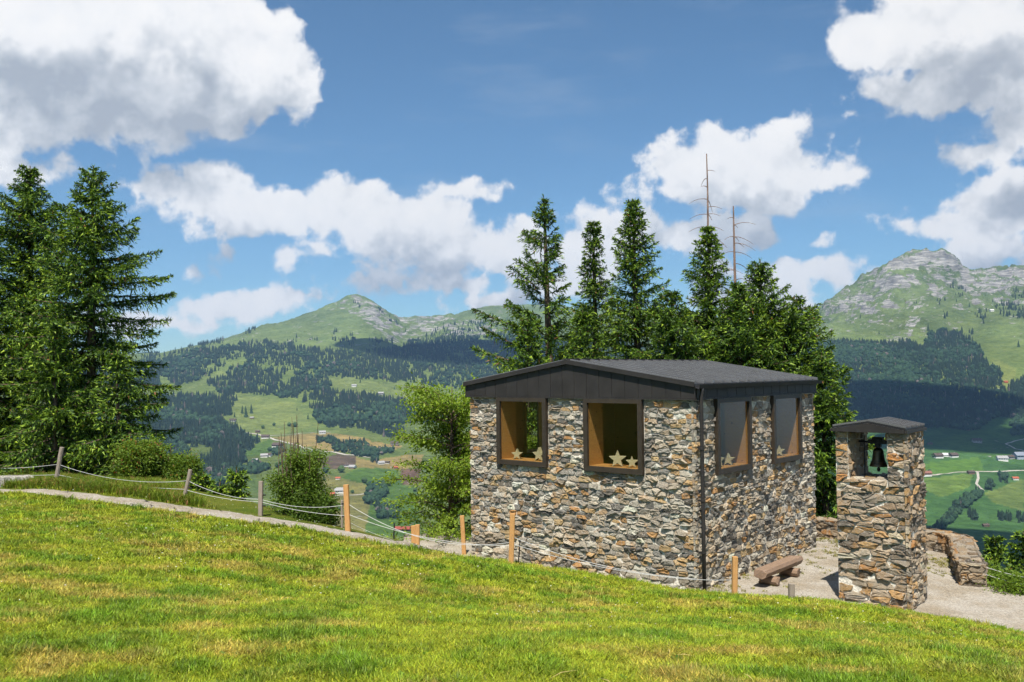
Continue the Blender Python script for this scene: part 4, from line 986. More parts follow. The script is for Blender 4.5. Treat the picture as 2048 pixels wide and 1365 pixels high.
fpost(5, (684,1056), (684,1001), .05, M_POSTOLD, 'thin dark stake close behind the tall orange post', Y=18.6, rnd=True, insul=())
fpost(6, (828,1088), (827,1052), .10, M_POSTNEW, 'left post of the short orange pair below the leafy tree', Y=18.9, insul=())
fpost(7, (835,1090), (835,1050), .09, M_POSTNEW, 'right post of the short orange pair below the leafy tree', Y=18.7, insul=())
fpost(8, (927,1086), (924,1032), .09, M_POSTNEW, 'orange post on gravel at the left corner of the chapel', Y=19.2, insul=())
fpost(9, (1022,1132), (1025,1028), .095, M_POSTNEW, 'orange post standing before the chapel gable wall', insul=(.5,.3))
fpost(10, (1036,1131), (1041,1080), .025, M_IRON, 'thin black iron stake beside the orange post at the gable wall', rnd=True, insul=())
fpost(11, (1469,1194), (1470,1114), .085, M_POSTNEW, 'orange post in front of the downpipe corner and log bench', Y=14.75, insul=(.3,))
fpost(12, (1583,1210), (1583,1168), .085, M_POSTOLD, 'short grey post at the lawn edge left of the bell tower', Y=14.0, insul=())
fpost(13, (788,1080), (788,1047), .03, M_IRON, 'thin dark iron rod between orange posts above the valley', Y=18.6, rnd=True, insul=())
def rope(a, b, sag, label, r=0.0044):
    a, b = Vector(a), Vector(b); m = MB(); n = 14
    m.tube([a.lerp(b, i/n) - Vector((0, 0, sag*4*(i/n)*(1-i/n))) for i in range(n+1)], r, 5)
    tag(m.build('fence_rope', M_ROPE), label, 'rope', 'white ropes of the fence')
def on(px, py, key): return P(px, py, PB[key][0].y)
rope(P(-60,936,21.5), on(117,929,1), .05, 'upper white rope leaving the leaning post to the left edge'); rope(P(-60,947,21.5), on(113,950,1), .03, 'lower white rope leaving the leaning post to the left edge')
rope(on(119,930,1), on(374,962,2), .16, 'upper white rope in front of the big spruces'); rope(on(115,950,1), on(369,979,2), .06, 'lower white rope in front of the big spruces')
rope(on(376,962,2), on(521,999,3), .10, 'upper white rope left of the upright grey post'); rope(on(371,980,2), on(521,1004,3), .05, 'lower white rope left of the upright grey post')
rope(on(521,999,3), on(693,1010,4), .10, 'upper white rope in front of the bush with bare stems'); rope(on(521,1004,3), on(694,1032,4), .05, 'lower white rope in front of the bush with bare stems')
rope(on(694,1007,4), on(1023,1085,9), .32, 'upper white rope from the tall orange post to the gable wall'); rope(on(694,1028,4), on(1023,1092,9), .16, 'middle white rope from the tall orange post to the gable wall')
rope(on(695,1043,4), P(850,1094,18.6), .08, 'lowest white rope from the tall orange post to the short pair')
rope(on(1024,1074,9), P(1391,1158,15.2), .14, 'upper white rope across the gable wall'); rope(on(1024,1088,9), P(1391,1160,15.2), .10, 'lower white rope across the gable wall')
rope(P(1391,1159,15.2), on(1469,1160,11), .01, 'short white rope from the downpipe corner to orange post')
rope(P(1952,1128,16.0), P(2130,1165,15.0), .06, 'upper white rope right of the parapet end'); rope(P(1952,1143,16.0), P(2130,1182,15.0), .05, 'lower white rope right of the parapet end')
# weathered block at the left edge
b0_ = lawn_hit(12, 976); m = MB(); rg = random.Random(2); nb2 = 8
prof = [(-.48,0),(-.50,.16),(-.44,.24),(.38,.25),(.47,.20),(.50,0)]
vs = []
for k in range(5):
    y = -.22+.11*k; vs += [(x+rg.uniform(-.02,.02), y, z*(1 if z == 0 else rg.uniform(.93, 1.05))) for x, z in prof]
fs = [(k*6+i, k*6+(i+1) % 6, (k+1)*6+(i+1) % 6, (k+1)*6+i) for k in range(4) for i in range(6)] + [tuple(range(6))[::-1], tuple(24+i for i in range(6))]
m.add(vs, fs); ob = m.build('weathered_block', M_BLOCK, None, (b0_.x-.1, b0_.y+.3, b0_.z-.03)); ob.rotation_euler = (0, 0, R(8))
tag(ob, 'weathered pale grey block beside the path at left edge', 'stone block')

# ------------------------------------------------------------------ far farmhouses
def house(px, py, wpx, label, wall=(0.62,0.59,0.54), roofc=(0.13,0.075,0.055), lower=None, ang=0.0, asp=1.35, tall=0.62, wins=True):
    p = terrain_hit(px, py)
    if p is None: return
    w = wpx*p.y/VP; d = w/asp; h = w*tall*0.55; rise = d*0.30; root = empty('farmhouse', p-Vector((0, 0, .5)), ang); tag(root, label, 'house', 'farmhouses in the valley')
    def prt(name, mb, col, parent=root):
        mb.c = [col]*len(mb.f); return mb.build(name, M_HOUSE, parent)
    m = MB(); hw, hd = w/2, d/2
    m.add([(-hw,-hd,-2),(hw,-hd,-2),(hw,hd,-2),(-hw,hd,-2),(-hw,-hd,h),(hw,-hd,h),(hw,hd,h),(-hw,hd,h),(-hw,0,h+rise),(hw,0,h+rise)],
          [(0,1,5,4),(2,3,7,6),(1,2,6,9,5),(3,0,4,8,7)])
    prt('wall', m, wall)
    if lower:
        m = MB(); m.box(-hw-.12, hw+.12, -hd-.12, hd+.12, -2, h*.45); prt('ground_floor', m, lower)
    o = w*0.07
    for s in (-1, 1):
        m = MB(); e = h-rise*o/hd*1.0
        m.prism([(-hw-o,0,h+rise+.35),(-hw-o,s*(hd+o),e+.35),(-hw-o,s*(hd+o),e+.02),(-hw-o,0,h+rise+.02)], (w+2*o,0,0)); rf = prt('roof', m, roofc)
    m = MB(); m.box(w*.18, w*.18+.8, -.4, .4, h+rise*.5, h+rise+1.4); prt('chimney', m, (0.3,0.27,0.25), rf)
    if wins:
        n = 3 if wpx < 17 else 4
        for k in range(n):
            x = -hw+w*(k+.5)/n; m = MB(); m.box(x-w*.045, x+w*.045, -hd-.22, -hd-.13, h*.55, h*.55+w*.09); prt('window', m, (0.03,0.032,0.035))
def z6(x, y): return Z6([(x, y)])[0]
def zr_(x, y): return ZR([(x, y)])[0]
BR = (0.16,0.10,0.065); WH = (0.66,0.64,0.60); RD = (0.36,0.10,0.05); GY = (0.30,0.29,0.28); DK = (0.085,0.062,0.05)
house(*z6(1008,902), 12, 'white farmhouse with grey roof beside the upper hay meadow', WH, GY, ang=.3)
house(*z6(675,928), 14, 'brown chalet at the road fork below the left meadow', BR, DK, WH, .1)
house(*z6(745,980), 17, 'brown chalet with white base below the road', BR, DK, WH, -.3)
house(*z6(668,1038), 13, 'left of two pale chalets near the dark bushes', BR, GY, WH, .2); house(*z6(694,1033), 12, 'right of two pale chalets near the dark bushes', WH, DK, ang=-.2)
house(*z6(615,1062), 10, 'small brown hut at the edge of the lower left wood', BR, GY, ang=.4)
house(*z6(1432,970), 15, 'white farmhouse with brown roof above the end of the hedge wood', WH, DK, BR, .1)
house(*z6(1440,1104), 9, 'small hut with bright red roof next to the brown field', BR, RD, ang=.2)
house(*z6(1352,1080), 12, 'left house of the hamlet under the hedge wood', WH, GY, ang=.5); house(*z6(1385,1076), 10, 'right house of the hamlet under the hedge wood', BR, DK, WH, -.2)
house(*z6(1150,1092), 11, 'upper house of the hamlet below the ploughed field', WH, DK, ang=.3); house(*z6(1185,1104), 13, 'lower house of the hamlet below the ploughed field', WH, GY, BR, -.4)
house(*z6(1100,1168), 9, 'small red roofed house below the ploughed field', WH, RD, ang=.1)
house(*z6(1112,1247), 19, 'white farmhouse left of the tall orange fence post', WH, GY, ang=.15); house(*z6(1062,1264), 13, 'red roofed barn beside the white lower farmhouse', RD, RD, ang=-.1)
house(*z6(485,830), 12, 'long grey barn on the upper left meadow', GY, DK, ang=.05, asp=2); house(*z6(597,812), 7, 'tiny hut among spruces on the upper left meadow', BR, GY)
house(*z6(1195,626), 9, 'tiny pale hut on the high clearing, leftmost', WH, GY); house(*z6(1352,672), 10, 'tiny pale hut on the high clearing, middle', GY, GY); house(*z6(1475,704), 12, 'pale barn on the high clearing, rightmost', WH, DK, asp=1.8)
house(*z6(630,894), 8, 'small hut above the road fork', BR, DK)
house(806, 1062, 28, 'long red roofed barn seen behind the white ropes', BR, (0.25,0.06,0.04), ang=-.1, asp=2.4, tall=.35)
house(*zr_(797,908), 16, 'grey barn alone on the upper right meadow', GY, DK, ang=-.2); house(*zr_(630,972), 17, 'left farmhouse of the group beside the bell tower roof', BR, DK, WH, .2)
house(*zr_(660,966), 12, 'middle white barn of the group beside the bell tower roof', WH, (0.62,0.62,0.60), ang=-.3); house(*zr_(696,970), 16, 'right brown house of the group beside the bell tower roof', BR, DK, WH, .3)
house(*zr_(905,985), 18, 'left grey barn of the farm at the right edge', WH, GY, ang=-.2); house(*zr_(940,976), 13, 'middle barn of the farm at the right edge', GY, DK, ang=.3); house(*zr_(985,976), 24, 'large bluish barn of the farm at the right edge', (0.33,0.36,0.42), (0.2,0.22,0.26), ang=0)
house(*zr_(578,1050), 20, 'red brown barn on the valley road behind the bell tower', (0.30,0.12,0.08), (0.22,0.10,0.07), WH, .1, 1.8); house(*zr_(772,1040), 12, 'dark hut on the right valley road', BR, DK)
house(*zr_(960,1066), 11, 'small hut with orange red roof on the right meadow', WH, RD); house(*zr_(835,1266), 11, 'dark hut on the lower right meadow', BR, DK); house(*zr_(597,916), 8, 'tiny brown hut above the bell tower roof', BR, DK)
house(*zr_(920,652), 7, 'tiny red hut on the steep clearing below the right mountain', RD, RD); house(*zr_(860,347), 7, 'tiny white hut high on the right mountain', WH, WH)

# lone trees on the meadows
ftv = [fast_mesh('crown', *conifer_template(random.Random(k), broad=(k > 1), tiers=4, n=8)) for k in range(4)]
for k, me in enumerate(ftv):
    a = me.attributes.new('tint', 'FLOAT_COLOR', 'FACE'); a.data.foreach_set('color', np.tile(np.array(((0.028,0.055,0.022,1),(0.03,0.06,0.02,1),(0.045,0.085,0.025,1),(0.06,0.10,0.03,1))[k], np.float32), len(me.polygons)))
tr_mb = MB(); tr_mb.tube([(0,0,-.05),(0,0,.22)], [.03,.02], 5); tr_me = tr_mb.mesh('trunk')
LONE = [  # place, height px, mesh, label
 (z6(1030,1130),16,2,'round tree alone on the left of the ploughed field foot'), (z6(1120,1128),17,3,'round tree at the left side of the hamlet below the ploughed field'),
 (z6(1255,1190),15,2,'round tree at the left edge of the vivid green field'), (z6(660,872),9,3,'small round tree above the road fork hut'), (z6(725,855),8,2,'smallest of the row of round trees on the left meadow'),
 (z6(815,858),10,3,'middle of the row of round trees on the left meadow'), (z6(850,862),12,2,'largest of the row of round trees on the left meadow'), (z6(960,1020),12,3,'round tree on the road above the ploughed field'),
 (z6(1400,1205),11,3,'round tree in the middle of the vivid green field'), (z6(1045,1340),16,2,'round tree low in the valley left of the tall orange post'), (z6(1110,1350),14,3,'round tree low in the valley behind the tall orange post'),
 (z6(1185,1250),9,2,'small round tree right of the white lower farmhouse'), (z6(1020,1175),7,3,'little bush left of the small red roofed house'), (z6(590,1075),9,2,'round tree beside the small brown hut at the wood edge'),
 (z6(1550,1240),10,3,'round tree just left of the feathery tree crown'), (zr_(870,1330),9,2,'small round tree low on the right meadow'), (zr_(596,1035),9,3,'small tree by the red brown barn behind the bell tower'),
 (zr_(612,972),8,2,'small tree left of the farm group beside the bell tower'), (z6(770,1085),14,3,'right of two round trees behind the bare stems'), (z6(745,1100),13,2,'left of two round trees behind the bare stems'),
 (z6(495,805),12,0,'short conifer left of the spruce trio on the left meadow'), (z6(560,805),26,1,'tallest conifer of the spruce trio on the left meadow'), (z6(592,782),22,0,'right conifer of the spruce trio on the left meadow'),
 (z6(540,782),18,1,'left conifer of the spruce trio on the left meadow'), (z6(925,815),14,0,'conifer at the tip of the middle wood'), (z6(860,765),9,1,'tiny conifer left of the middle wood'),
 (z6(1230,603),11,0,'conifer beside the leftmost hut of the high clearing'), (z6(1430,642),8,1,'tiny conifer in the middle of the high clearing'),
 (zr_(590,432),17,0,'lone conifer above the right forest'), (zr_(735,440),12,1,'conifer above the ridge of the right forest'), (zr_(765,330),10,0,'small conifer below the scree of the right mountain'),
 (zr_(975,500),16,1,'conifer at the right edge above the steep clearing'), (zr_(300,380),10,0,'small conifer on the pale rocks of the right mountain'), (zr_(380,445),9,1,'small conifer below the pale rocks of the right mountain')]
for i, ((x, y), h, k, lab) in enumerate(LONE):
    p = terrain_hit(x, y)
    if p is None: continue
    hm = h*p.y/VP*0.9
    r = tag(empty('meadow_tree', p-Vector((0, 0, .3)), i*1.3), lab, 'tree', 'lone trees on the far meadows'); r.scale = (hm, hm, hm)
    link('crown', ftv[k], M_FARTREE, r); link('trunk', tr_me, M_BARK, r)

# ------------------------------------------------------------------ near trees
def leaves_mesh(name, C, D, Ln, Wd, cols, rng):
    """leaf-shaped quads: centre-base C, direction D, length, width"""
    n = len(C); D = D/np.linalg.norm(D, axis=1)[:, None]
    rv = rng.normal(0, 1, (n, 3)) + np.array((0, 0, 1.2)); S = np.cross(D, rv); S /= np.linalg.norm(S, axis=1)[:, None]+1e-9
    N = np.cross(S, D)
    V = np.empty((n, 4, 3)); V[:, 0] = C; V[:, 2] = C + D*Ln[:, None]
    mid = C + D*(Ln*0.45)[:, None] + N*(Ln*0.10)[:, None]
    V[:, 1] = mid + S*(Wd/2)[:, None]; V[:, 3] = mid - S*(Wd/2)[:, None]
    return fast_mesh(name, V.reshape(-1, 3), np.arange(4*n).reshape(n, 4), cols)
def sprays_mesh(name, C, D, Ln, Wd, cols, rng):
    n = len(C); D = D/np.linalg.norm(D, axis=1)[:, None]
    S = np.cross(D, rng.normal(0, 1, (n, 3)) + np.array((0, 0, 1.0))); S /= np.linalg.norm(S, axis=1)[:, None]+1e-9
    V = np.empty((n, 3, 3)); V[:, 0] = C + S*(Wd/2)[:, None]; V[:, 1] = C - S*(Wd/2)[:, None]; V[:, 2] = C + D*Ln[:, None]
    return fast_mesh(name, V.reshape(-1, 3), np.arange(3*n).reshape(n, 3), cols)
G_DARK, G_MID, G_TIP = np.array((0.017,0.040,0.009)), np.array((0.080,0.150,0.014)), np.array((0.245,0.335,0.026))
def spruce(name, base, H, Rr, seed, label, zlow=0.3, power=0.7, step=0.29, nper=(5, 6), sparse=0.0, upsweep=0.0, lean=(0, 0), tipc=1.0, lop=0.0, group='spruces around the terrace', leader=0.45, cones=0.006, sp=0.09, cap=0.42):
    rng = np.random.default_rng(seed); C = []; D = []; Ln = []; Wd = []; Co = []; tr = MB()
    zs = np.linspace(-0.6, H, 14); wob = rng.normal(0, 0.012, (14, 2)).cumsum(0)
    ax = lambda z: np.array([np.interp(z, zs, wob[:, 0])+lean[0]*z/H, np.interp(z, zs, wob[:, 1])+lean[1]*z/H])
    tr.tube([(*ax(z), z) for z in zs], [max(0.012, 0.017*H*(1-z/H)**0.8+0.012) for z in np.clip(zs, 0, None)], 7)
    z = zlow; ph = rng.uniform(0, 10)
    while z < H-0.12:
        f = (z-zlow)/(H-zlow); env = min(Rr*(1-f)**power, cap*(H-z)+.03); n = rng.integers(nper[0], nper[1]+1); a0 = rng.uniform(0, 6.28)
        for k in range(n):
            az = a0 + 6.283*k/n + rng.normal(0, .25)
            lob = 0.55+0.85*float(vnoise(az*1.3+ph, z*1.3+ph, seed % 97))
            if sparse and rng.random() < sparse*(0.5+f*0.5): continue
            L = env*lob*rng.uniform(.72, 1.12)*(1+lop*math.cos(az-math.pi)) + 0.09; L = min(L, env*1.22*(1+lop)+.12)
            el = -0.10 + (0.75-(-0.10))*f**1.6 + upsweep*(1-f) + rng.normal(0, .10); droop = (0.42*(1-f)**0.6)*(1 if upsweep == 0 else 0.45)
            m = max(4, int(L/sp)); s = np.linspace(0.06 if not sparse else 0.22, 1, m)
            rad = L*s*math.cos(el); zz = L*(s*math.sin(el) - droop*s**1.6 + 0.16*droop/0.3*s**4)
            p0 = np.array([*ax(z), z]); dr = np.array((math.cos(az), math.sin(az), 0)); bend = rng.normal(0, .10)
            sd = np.array((-math.sin(az), math.cos(az), 0))
            pts = p0 + dr*rad[:, None] + sd*(bend*L*s**2)[:, None] + np.array((0, 0, 1))*zz[:, None]
            tr.tube([tuple(q) for q in pts[::max(1, m//4)]]+[tuple(pts[-1])], list(np.linspace(0.010+L*0.008, 0.004, len(pts[::max(1, m//4)])+1)), 3, False)
            fwv = np.gradient(pts, axis=0); fwv /= np.linalg.norm(fwv, axis=1)[:, None]
            br_t = rng.uniform(0, 1)
            tl = np.clip((0.10+0.40*np.sin(np.pi*np.clip(s, 0, 1)**0.9)**0.8)*min(1.0, 0.35+L*0.5), 0.10, 0.5)*rng.uniform(.65, 1.2, m)
            for sg, dn, ff in ((-1, -.20, .7), (1, -.20, .7), (0, -.85, .35), (-.45, .22, .9), (.5, .16, .9)):
                if sg == 0: keep = rng.random(m) < 0.8
                else: keep = rng.random(m) < (0.90 if abs(sg) == 1 else 0.5)
                q = pts[keep]; l = tl[keep]*(1 if abs(sg) == 1 else 0.72)
                d = fwv[keep]*ff + sd*sg + np.array((0, 0, dn)) + rng.normal(0, .22, (len(q), 3)); d /= np.linalg.norm(d, axis=1)[:, None]+1e-9
                nq = 8 if abs(sg) == 1 else 4; sk = s[keep]
                for j in range(nq):
                    st = q + d*(l*(j/nq))[:, None] + np.array((0, 0, -1))*(l*0.28*(j/nq)**2)[:, None] + rng.normal(0, .012, q.shape)
                    C.append(st); dj = d + np.array((0, 0, -.25*j/nq)) + rng.normal(0, .38, d.shape); D.append(dj); Ln.append(l/nq*1.5+.055); Wd.append(np.full(len(q), 0.038)*rng.uniform(.7, 1.4, len(q)))
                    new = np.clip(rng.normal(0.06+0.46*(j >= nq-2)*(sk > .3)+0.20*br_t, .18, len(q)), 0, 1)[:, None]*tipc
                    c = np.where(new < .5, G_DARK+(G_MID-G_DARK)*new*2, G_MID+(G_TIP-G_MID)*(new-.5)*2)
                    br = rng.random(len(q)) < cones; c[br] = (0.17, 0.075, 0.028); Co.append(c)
        z += step*rng.uniform(.7, 1.3)*(0.75+0.5*(1-f))
    nl = 26; t = rng.uniform(H-leader*1.6, H, nl); a = rng.uniform(0, 6.28, nl)      # leader shoot
    C.append(np.stack([np.full(nl, ax(H)[0]), np.full(nl, ax(H)[1]), t], 1)); D.append(np.stack([np.cos(a)*.5, np.sin(a)*.5, np.full(nl, .8)], 1)); Ln.append(np.full(nl, .12)); Wd.append(np.full(nl, .03)); Co.append(np.tile(G_MID, (nl, 1)))
    root = tag(empty(name, base), label, 'tree', group)
    tr.build('trunk', M_BARK, root)
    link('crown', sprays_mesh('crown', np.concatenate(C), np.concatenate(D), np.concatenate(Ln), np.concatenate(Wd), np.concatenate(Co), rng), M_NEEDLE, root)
    return root, sum(map(len, C))
def spruce_px(px, top, Y, Rr, seed, label, zbase=None, bottom=None, **kw):
    t = P(px, top, Y); zb = zbase if zbase is not None else min(float(lawn_z(np.array([t.x]), np.array([Y]))[0]), -3.4)
    return spruce('spruce_tree', (t.x, Y, zb), t.z-zb, Rr, seed, label, **kw)[1]
nl = 0
LG = 'big spruces on the left'
nl += spruce_px(62, 332, 26.5, 3.0, 1, 'dense spruce with blunt top, left of the pair', cap=.55, step=.25, power=.62, lop=.1, group=LG)
nl += spruce_px(184, 333, 24.5, 3.4, 2, 'spruce with pointed bare leader, right of the pair', cap=.55, step=.25, power=.72, group=LG, leader=.5)
nl += spruce_px(-28, 425, 25.0, 2.6, 3, 'spruce cut off by the left edge of the picture', power=.62, group=LG)
nl += spruce_px(345, 892, 22.6, 1.0, 4, 'short bushy spruce behind the leaning grey post', power=.5, zlow=.1, group=LG, tipc=1.15)
nl += spruce_px(110, 640, 22.6, 1.7, 14, 'low wide spruce in front of the pair', power=.55, zlow=.15, group=LG)
nl += spruce_px(235, 700, 22.4, 1.3, 16, 'low bushy spruce right of the leaning post', power=.5, zlow=.1, group=LG)
RG = 'spruces behind the chapel'
nl += spruce_px(1105, 392, 28.0, 3.6, 5, 'open spruce with ascending bare limbs left behind the chapel', power=.78, sparse=.50, upsweep=.46, step=.34, lop=.42, lean=(-.25, 0), group=RG, cones=.02)
nl += spruce_px(1188, 443, 29.0, 2.3, 6, 'slim spruce between two taller spruces behind the roof', power=.75, sparse=.15, group=RG, cones=.012)
nl += spruce_px(1272, 402, 27.0, 2.9, 7, 'tall pointed spruce behind the middle of the roof', power=.80, group=RG, cones=.012)
nl += spruce_px(1422, 455, 26.4, 2.3, 8, 'narrow dark spruce around the tall dead trunk', power=.6, group=RG)
nl += spruce_px(1526, 518, 26.0, 2.9, 9, 'spruce with small pointed top right of the short dead trunk', cap=.55, power=.62, group=RG)
nl += spruce_px(1596, 592, 25.6, 2.6, 10, 'broad round topped spruce at the right of the group', cap=.75, power=.5, group=RG)
nl += spruce_px(1640, 705, 24.6, 1.75, 11, 'low spruce reaching out beside the right chapel wall', cap=.75, power=.42, group=RG)
nl += spruce_px(1345, 585, 25.4, 2.9, 12, 'low wide spruce behind the right half of the roof', cap=.7, power=.5, group=RG)
nl += spruce_px(1468, 570, 25.0, 2.6, 13, 'bushy spruce below the short dead trunk', cap=.65, power=.5, group=RG)
nl += spruce_px(1055, 640, 26.0, 2.3, 15, 'low spruce below the open spruce left of the roof', power=.6, sparse=.1, group=RG)
nl += spruce_px(1165, 620, 25.4, 2.5, 19, 'low spruce behind the roof ridge', power=.6, group=RG)
nl += spruce_px(1995, 1075, 21.0, 0.85, 17, 'small spruce below the ropes at right edge', zbase=-6.6, power=.55, zlow=.1, group='young spruces right of the parapet')
nl += spruce_px(2046, 1062, 20.0, 0.9, 18, 'small spruce cut off by right edge', zbase=-6.6, power=.55, zlow=.1, group='young spruces right of the parapet')
for k, (px, top, Y) in enumerate([(470, 935, 20.8), (400, 945, 21.5), (440, 962, 21.2)]):
    nl += spruce_px(px, top, Y, .34, 30+k, ('spruce sapling nearest the upright grey post', 'spruce sapling nearest the leaning grey post', 'smallest spruce sapling between the two grey posts')[k], power=.8, zlow=.05, step=.13, nper=(4, 5), group='spruce saplings behind the fence', tipc=1.25)
print('needle faces', nl)
def dead_spruce(px, top, Y, zb, seed, label, rad):
    rng = np.random.default_rng(seed); t = P(px, top, Y); H = t.z-zb; root = tag(empty('dead_spruce', (t.x, Y, zb)), label, 'dead tree', 'dead trunks behind the chapel')
    m = MB(); zs = np.linspace(-.5, H, 12); m.tube([(rng.normal(0, .012), rng.normal(0, .012), z) for z in zs], list(np.linspace(rad, rad*.16, 12)), 8); m.build('trunk', M_DEAD, root)
    z = H*0.62
    while z < H*0.97:
        for k in range(rng.integers(1, 4)):
            az = rng.choice((0.2, -0.3, 3.0, 3.4, 1.2, -1.4))+rng.normal(0, .3); L = rng.uniform(.2, 1.0)*(1.25-z/H)*2.3; el = rng.uniform(-.10, .35)
            pts = [(math.cos(az)*L*s, math.sin(az)*L*s, z+L*(s*math.sin(el)-.42*s*s)) for s in np.linspace(0, 1, 6)]
            m = MB(); m.tube(pts, list(np.linspace(.014, .005, 6)), 4); m.build('branch', M_DEAD, root)
        z += rng.uniform(.16, .42)
dead_spruce(1413, 308, 27.2, -5.0, 40, 'tall thin dead trunk rising above the narrow dark spruce', .10)
dead_spruce(1467, 413, 26.8, -5.0, 41, 'shorter reddish dead trunk with bare branches', .12)

def leafy(name, base, label, cat, seed, H, W_, n_limb, leaf, cols, dens=1.0, bare=0, group=None, layered=0.0, lo=0.1, up_=.7):
    """broad-leaved tree or shrub: stems, limbs and pads of leaves"""
    rng = np.random.default_rng(seed); tr = MB(); C = []; D = []; Ln = []; Wd = []; Co = []
    tr.tube([(0, 0, -.5), (rng.normal(0, .05), rng.normal(0, .05), H*.4), (rng.normal(0, .1), rng.normal(0, .1), H*.92)], [.018*H+.015, .011*H+.01, .008], 6)
    for i in range(n_limb):
        z0 = H*rng.uniform(lo, .85); az = rng.uniform(0, 6.28); f = z0/H; L = W_*(1-f**1.5*.55)*rng.uniform(.55, 1.1); el = rng.uniform(.1, up_)+.35*f
        s = np.linspace(0, 1, 9); pts = np.stack([np.cos(az)*L*s, np.sin(az)*L*s, z0+L*(s*math.sin(el)-.28*s*s)], 1) + rng.normal(0, .02*L, (9, 3))*s[:, None]
        pts[:, 2] = np.minimum(pts[:, 2], H*1.02)
        tr.tube([tuple(p) for p in pts], list(np.linspace(.006+.012*L, .004, 9)), 4, False)
        for q in range(2, 9):
            for tw in range(max(1, int(2*dens))):
                d = np.array((math.cos(az), math.sin(az), .15)) + rng.normal(0, .65, 3); d[2] *= (1-layered*.7); d /= np.linalg.norm(d); l = rng.uniform(.15, .42)*min(1, W_*.8)
                e = pts[q]+d*l; tr.tube([tuple(pts[q]), tuple(e)], [.005, .003], 3, False)
                n = int(rng.integers(16, 30)*dens)
                c = pts[q]+d*l*rng.uniform(.1, 1.1, n)[:, None] + rng.normal(0, 1, (n, 3))*np.array((.10, .10, .10*(1-layered*.75)))
                C.append(c); D.append(d*.7+rng.normal(0, .55, (n, 3))+np.array((0, 0, -.15))); Ln.append(leaf*rng.uniform(.7, 1.35, n)); Wd.append(leaf*.48*rng.uniform(.7, 1.3, n))
                t = np.clip(rng.normal(.5, .28, n), 0, 1)[:, None]; cc = np.array(cols[0])*(1-t)+np.array(cols[1])*t
                if len(cols) > 2:
                    r = rng.random(n) < .07*(q > 5); cc[r] = cols[2]
                Co.append(cc)
    for i in range(bare):
        a = rng.uniform(0, 6.28); r = rng.uniform(.1, .85)*W_; h = H*rng.uniform(.95, 1.5)
        tr.tube([(math.cos(a)*r*.5, math.sin(a)*r*.5, 0), (math.cos(a)*r*.9, math.sin(a)*r*.9, h*.6), (math.cos(a)*r+rng.normal(0, .05), math.sin(a)*r, h)], [.013, .010, .006], 4)
    root = tag(empty(name, base), label, cat, group); tr.build('trunk' if cat == 'tree' else 'stems', M_BARK, root)
    link('crown' if cat == 'tree' else 'foliage', leaves_mesh('crown', np.concatenate(C), np.concatenate(D), np.concatenate(Ln), np.concatenate(Wd), np.concatenate(Co), rng), M_LEAF, root)
GL = ((0.10,0.185,0.018), (0.29,0.39,0.038))
def gz(x, y): return float(lawn_z(np.array([x]), np.array([y]))[0])
b = P(905, 1060, 22.0); leafy('leafy_tree', (b.x, b.y, -5.6), 'bright green feathery tree left of the chapel gable', 'tree', 51, P(905,735,22).z+5.6, 1.85, 96, .085, GL, 1.0, layered=.7)
b = P(985, 1060, 23.5); leafy('leafy_tree', (b.x, b.y, -5.8), 'feathery tree half hidden behind the chapel left corner', 'tree', 52, P(960,720,23.5).z+5.8, 1.6, 60, .085, GL, 1.0, layered=.7)
b = P(598, 1046, 19.6); leafy('shrub', (b.x, b.y, gz(b.x, b.y)-.1), 'dark green bush with tall bare stems behind the fence', 'shrub', 53, 1.55, .62, 46, .065, ((0.06,0.115,0.014),(0.18,0.27,0.03)), 1.0, bare=26)
b = P(630, 1046, 19.2); leafy('shrub', (b.x, b.y, gz(b.x, b.y)-.15), 'low dark bush at the foot of the bare stems', 'shrub', 54, .85, .5, 34, .06, ((0.045,0.09,0.012),(0.13,0.21,0.024)), 1.0)
b = P(282, 975, 21.6); leafy('shrub', (b.x, b.y, gz(b.x, b.y)-.1), 'shrub with reddish young leaves before the big spruces', 'shrub', 55, 1.15, .62, 52, .07, ((0.08,0.15,0.018),(0.20,0.28,0.03),(0.30,0.11,0.03)), 1.0)
b = P(360, 985, 21.9); leafy('shrub', (b.x, b.y, gz(b.x, b.y)-.1), 'green shrub behind the leaning grey post', 'shrub', 56, .8, .5, 36, .065, ((0.07,0.14,0.016),(0.18,0.26,0.03),(0.26,0.12,0.03)), 1.0)
for k, (px, py, Y, h) in enumerate([(1985,1180,16.2,.35), (2030,1190,15.6,.35), (1968,1165,17.0,.3), (2070,1185,16.0,.4)]):
    b = P(px, py, Y); leafy('shrub', (b.x, b.y, b.z-.12), ('low leafy weeds nearest the parapet end', 'low leafy weeds under the ropes at right edge', 'low leafy weeds behind the parapet end', 'low leafy weeds beyond the right edge')[k], 'shrub', 60+k, h, .38, 22, .06, ((0.08,0.15,0.016),(0.20,0.29,0.03)), .9, group='weeds right of the parapet', lo=.0)

